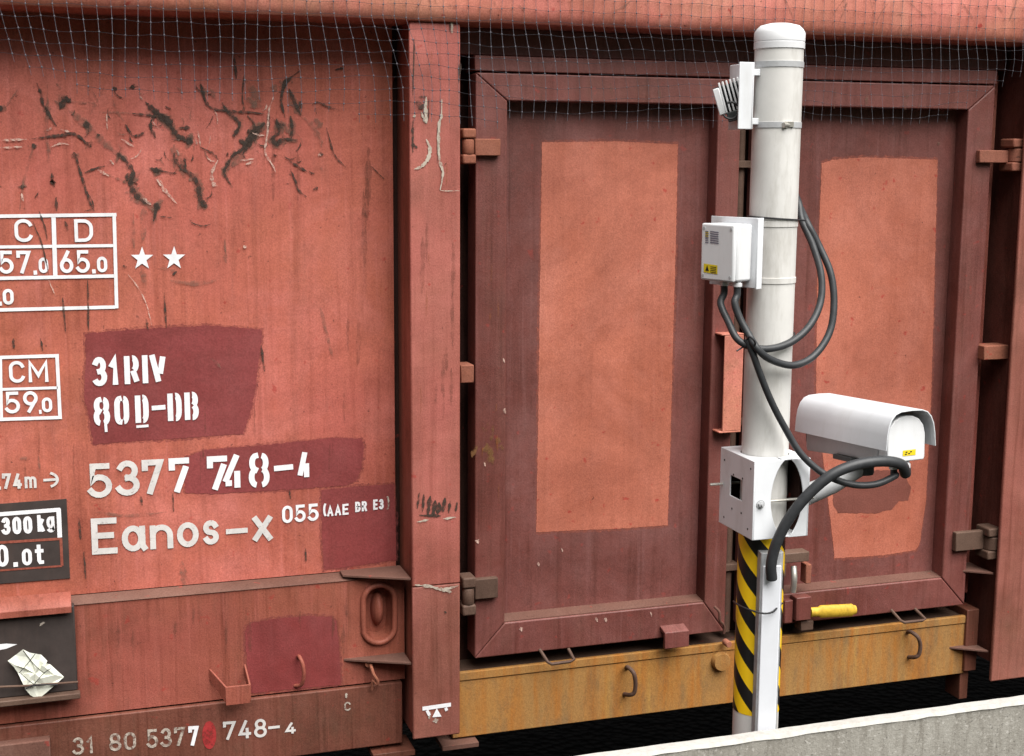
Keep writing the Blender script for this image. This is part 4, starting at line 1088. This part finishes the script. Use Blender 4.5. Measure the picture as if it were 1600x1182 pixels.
# ================================================================ MOUNTING BRACKET (clamp box round the pole)
mbk = thing('mounting_bracket', (PX, PYc, -.91), 'white two part steel clamp bracket bolted around the pole', 'bracket')
KX0, KX1, KY0, KY1, KZ0, KZ1 = 1.551, 1.702, -1.222, -1.044, -.906, -.712
def half(sgn):
    xo = KX0 if sgn < 0 else KX1; th = .0035*(-sgn); xm = 1.6345 if sgn < 0 else 1.6485
    m = MB()
    # outer plate with a rectangular opening (left one) or closed
    xa, xb = (xo, xo+th) if sgn < 0 else (xo+th, xo)
    xa, xb = min(xo, xo+th), max(xo, xo+th)
    hy0, hy1, hz0, hz1 = -1.163, -1.100, -.822, -.772
    if sgn < 0:
        vs = []
        for x in (xa, xb):
            vs += [(x, y, z) for y, z in ((KY0,KZ0),(KY1,KZ0),(KY1,KZ1),(KY0,KZ1))] + [(x, y, z) for y, z in ((hy0,hz0),(hy1,hz0),(hy1,hz1),(hy0,hz1))]
        fs = []
        for i in range(4):
            j = (i+1) % 4
            fs += [(i, j, 4+j, 4+i), (8+j, 8+i, 12+i, 12+j), (j, i, 8+i, 8+j), (4+i, 4+j, 12+j, 12+i)]
        m.add(vs, fs)
    else:
        m.box(xa, xb, KY0, KY1, KZ0, KZ1)
    # sides: the near one with a curved bite, the far one plain
    xq = xb-.0005 if sgn < 0 else xa+.0005
    pts = [(xq, KY0, KZ0), (xq, KY0, KZ1)]
    for k in range(17):
        t = -1+2*k/16
        pts.append((xm + sgn*.036*(1-t*t)**.8, KY0, KZ1+(KZ0-KZ1)*(k/16)))
    m.prism(pts, (0, .0035, 0))
    m.box(min(xq, PX+sgn*.0005), max(xq, PX+sgn*.0005), KY1-.0035, KY1, KZ0, KZ1)
    # top and bottom flanges cut round for the pole
    for zz in (KZ1-.0035, KZ0+.0):
        xi = PX+sgn*.004
        arcp = [(PX+sgn*(PR+.002)*math.cos(a), PYc+(PR+.002)*math.sin(a)) for a in [R_(-88+176*k/20) for k in range(21)]]
        poly = [(xb if sgn < 0 else xa, KY0+.0036), (xi, KY0+.0036)] + [(x, y) for x, y in arcp] + [(xi, KY1-.0036), (xb if sgn < 0 else xa, KY1-.0036)]
        m.prism([(x, y, zz) for x, y in poly], (0, 0, .0035))
    return m
half(-1).build('clamp_half', M['white_metal'], mbk, bevel=.0016)
half(1).build('clamp_half', M['white_metal'], mbk, bevel=.0016)
MB().box(PX+PR+.003, KX1-.0042, KY0+.02, KY1-.005, KZ0+.004, KZ1-.004).build('dark_backing', M['dark'], mbk)  # dark plates added so the clamp's opening looks shaded inside
MB().box(KX0+.0042, PX+PR, KY1-.0075, KY1-.0042, KZ0+.004, KZ1-.004).build('dark_backing', M['dark'], mbk)
mb = MB()
for x, y in ((1132,719),(1173,733),(1131,808),(1168,827),(1146,742),(1160,748),(1143.5,795),(1158,802)):
    p = atx(x, y, KX0-.0004); mb.lathe([(.0026, -.0003), (.0026, .0003)], p, (1,0,0), 10)
mb.build('bolt_holes', M['black_ink'], mbk)
for y in (KY0+.014, KY1-.014):
    z = at(1188, 787, KY0).z
    mb = MB(); mb.tube([(KX0-.034 if y > PYc else KX0+.012, y, z+(.012 if y > PYc else 0)), (KX1+.02, y, z+(.012 if y > PYc else 0))], .0035, 8)
    mb.build('threaded_rod', M['steel'], mbk)
c = at(1188, 788, KY0); mb = MB(); mb.lathe([(.011, -.002), (.011, 0)], c, (0,1,0), 20); mb.lathe([(.0075, -.008), (.0078, -.002)], c, (0,1,0), 6); mb.tube([c+Vector((0,-.014,0)), c], .0035, 8)
mb.build('bolt', M['galv'], mbk)

# ================================================================ SECURITY CAMERA
cc = Vector((1.9287, -1.30, -.6872)); psi, tau = R_(7.94), R_(2.39)
cb = Vector((math.sin(psi)*math.cos(tau), -math.cos(psi)*math.cos(tau), math.sin(tau)))
cs = Vector((math.cos(psi), math.sin(psi), 0)); cu = cs.cross(-cb)
SL, SW, SH = .350, .1565, .0937
cam_t = thing('security_camera', cc-cu*.06-cb*.16, 'white security camera with sunshield on an arm right of the pole', 'security camera')
def loc(s, u, b): return cc + cs*s + cu*u + cb*b
hp = [(-.078,0),(-.0745,.036),(-.070,.058),(-.062,.075),(-.050,.087),(-.034,.0925),(0,.094)]
outer = hp + [(-x, y) for x, y in hp[:-1][::-1]]
inner = [(x*.965, y-.0028 if y > .05 else y) for x, y in outer][::-1]
mb = MB(); mb.prism([loc(s, u, 0) for s, u in outer+inner], -cb*SL); mb.build('sunshield', M['shield'], cam_t, bevel=.0008)
hh = [(-.055,-.034),(-.058,-.026),(-.058,.030),(-.052,.052),(-.038,.068),(-.02,.076),(0,.078)]
hous = hh + [(-x, y) for x, y in hh[:-1][::-1]]
nh = len(hous); mb = MB()
mb.add([loc(s, u, -.052) for s, u in hous] + [loc(s, u*1.45 if u < 0 else u, -SL+.023) for s, u in hous],
       [tuple(range(nh))[::-1], tuple(range(nh, 2*nh))] + [(i, (i+1) % nh, nh+(i+1) % nh, nh+i) for i in range(nh)])
mb.build('housing', M['housing'], cam_t, bevel=.002)
mb = MB(); mb.prism([loc(s, u, -.016) for s, u in hous], -cb*.0345); cap = mb.build('rear_cap', M['white'], cam_t, bevel=.003, seg=3)
mb = MB(); mb.prism([loc(s*.94, u*.94, -SL+.0235) for s, u in hous], -cb*.006); mb.build('front_window', M['rubber'], cam_t)
mb = MB(); mb.sheet([loc(s, u, -.0152) for s, u in ((-.012,-.020),(.028,-.020),(.028,-.006),(-.012,-.006))]); mb.build('warning_sticker', M['yellow'], cap, smooth=False)
mb = MB()
for k, (s, u) in enumerate(((-.006,-.017),(-.004,-.012),(.004,-.016),(.010,-.012))): mb.sheet([loc(s, u, -.0146), loc(s+.006, u, -.0146), loc(s+.006, u+.0025, -.0146), loc(s, u+.0025, -.0146)])
mb.build('sticker_print', M['black_ink'], cap, smooth=False)
GC1, GC2 = loc(-.024, -.035, -.032), loc(.012, -.035, -.032)
for gp in (GC1, GC2):
    mb = MB(); mb.lathe([(.0115, -.018), (.012, -.015), (.012, -.007), (.0095, -.006), (.0095, .002)], gp, cu, 8); mb.build('cable_gland', M['white'], cam_t)
# shield strengthening seam inside, arm and joint
mid = loc(0, -.036, -.17)
ar = MB(); ar.tube([at(1258, 774, -1.15), at(1300, 757, -1.15), mid-cu*.04+cs*-.01], [.027, .024, .019], 20)
ar.build('arm', M['galv'], cam_t)  # darker grey stands in for the shade beneath the camera
mb = MB(); mb.lathe([(.024, -.055), (.026, -.05), (.026, -.022), (.02, -.018), (.02, 0)], mid, cu, 20); mb.obox(mid+cs*-.02-cu*.008, cs, cb, cu, .05, .035, .006)
mb.build('swivel_joint', M['lamp_dark'], cam_t, bevel=.001)

# ================================================================ CABLES
def cable(name, pts, r, label, cat, mat, n=12, ribs=True):
    P = spline([at(*p) if isinstance(p, tuple) else p for p in pts], 14)
    if ribs:                                  # corrugation of flexible conduit
        Q = []; acc = 0; rr = []
        L = [0]
        for i in range(1, len(P)): L.append(L[-1]+(P[i]-P[i-1]).length)
        N = int(L[-1]/.0022); j = 0
        for k in range(N+1):
            s = L[-1]*k/N
            while j < len(L)-2 and L[j+1] < s: j += 1
            t = (s-L[j])/max(1e-9, L[j+1]-L[j]); Q.append(P[j].lerp(P[j+1], t)); rr.append(r*(1 if k % 2 else .965))
        P, r = Q, rr
    mb = MB(); mb.tube(P, r, n)
    o = mb.build(name, mat)
    return tag(o, label, cat)
Yf = PYc-PR
ga = GA+Vector((0,0,BZ0-.012-GA.z)); gb = GB+Vector((0,0,BZ0-.012-GB.z))
cable('conduit', [ga, ga-Vector((0,0,.02)), (1126,475,-1.15), (1138,503,-1.175), (1152,530,-1.20), (1176,543,-1.215), (1205,545,-1.215), (1238,534,-1.205), (1266,508,-1.19), (1282,472,-1.17), (1283,430,-1.15), (1270,384,-1.12), (1253,345,-1.09), (1248,318,-1.06), (1236,290,-1.05)],
      .0088, 'inner loop of black conduit from the left gland of the junction box', 'cable', M['conduit'])
cable('conduit', [gb, gb-Vector((0,0,.02)), (1148,474,-1.185), (1156,498,-1.195), (1168,520,-1.21), (1184,546,-1.235), (1206,563,-1.225), (1240,571,-1.215), (1272,556,-1.20), (1296,520,-1.185), (1303,475,-1.17), (1298,428,-1.15), (1280,385,-1.12), (1262,350,-1.10), (1250,325,-1.05), (1234,300,-1.04)],
      .0088, 'outer loop of black conduit from the right gland of the junction box', 'cable', M['conduit'])
gc2 = GC2-cu*.018; gc1 = GC1-cu*.018
cable('conduit', [(1166,530,-1.212), (1176,552,-1.222), (1186,580,-1.222), (1204,625,-1.22), (1226,668,-1.225), (1252,710,-1.24), (1288,741,-1.26), (1330,757,-1.28), (1368,757,-1.29), (1398,744,-1.285), (gc1-cu*.012), gc1],
      .0085, 'thin black conduit hanging from the loops down to the security camera', 'cable', M['conduit'])
cable('conduit', [(1206,905,-1.236), (1205,882,-1.242), (1213,850,-1.25), (1232,812,-1.262), (1262,774,-1.278), (1300,742,-1.295), (1340,726,-1.305), (1380,721,-1.308), (1408,726,-1.30), (gc2-cu*.014), gc2],
      .0134, 'thick black conduit rising from the pale duct to the security camera', 'cable', M['conduit'], 16)
# ties
def ring(z, r, tilt, extra):
    P = []
    for k in range(40):
        a = 2*math.pi*k/40
        P.append(Vector((PX+r*math.cos(a), PYc+r*math.sin(a), z+tilt*math.cos(a))))
    return P
z = at(1212, 343, Yf).z
mb = MB(); mb.tube(ring(z, PR+.0035, -.004, 0), .0022, 6, closed=True); c = at(1256, 345, -1.12); mb.tube([(PX+PR+.003, PYc, z-.004), c+Vector((.004,0,0))], .0022, 6)
tag(mb.build('cable_tie', M['rubber']), 'black cable tie around the pole level with the junction box top', 'cable tie')
z = at(1200, 541, Yf).z
mb = MB(); mb.tube(ring(z+.006, PR+.0035, .018, 0), .0022, 6, closed=True)
mb.tube(spline([at(1176,548,-1.205), at(1180,536,-1.245), at(1172,527,-1.24), at(1166,532,-1.21)], 5), .0025, 6); mb.tube([at(1164,541,-1.2), at(1157,545,-1.21), at(1151,549,-1.21)], .0022, 6)
tag(mb.build('cable_tie', M['rubber']), 'black cable tie bundling the conduits where they cross the pole', 'cable tie')

# ================================================================ CABLE DUCT strapped to the pole
dt = thing('cable_duct', (1.597, -1.21, -1.7), 'pale grey cable duct strapped along the foot of the pole', 'cable duct')
dz0, dz1 = -2.4, at(1198, 886, -1.225).z
dn = Vector((-.19, -.98, 0)).normalized(); dt_ = Vector((-dn.y, dn.x, 0)); dc = Vector((PX, PYc, 0)) + dn*(PR+.001)
def dp(t, n, z): v = dc + dt_*t + dn*n; return (v.x, v.y, z)
mb = MB(); mb.prism([dp(t, n, dz0) for t, n in ((-.0225,.0275),(-.0225,.033),(.0235,.033),(.0235,.0275))], (0,0,dz1-dz0)); mb.build('cover', M['duct'], dt, bevel=.0025)
mb = MB(); mb.prism([dp(t, n, dz0) for t, n in ((-.0265,-.004),(-.0265,.024),(-.023,.027),(.023,.027),(.031,.019),(.033,-.012))], (0,0,dz1+.03-dz0)); mb.build('channel', M['duct_side'], dt, bevel=.001)
P = [at(1146,940,-1.12), at(1158,948,-1.185), at(1180,956,-1.226), at(1196,959,-1.237), at(1208,956,-1.236), at(1216,948,-1.215), at(1222,943,-1.18)]
mb = MB(); mb.tube(spline(P, 6), .0024, 8)
tag(mb.build('cable_tie', M['rubber']), 'dark cable tie holding the pale duct against the striped band', 'cable tie')
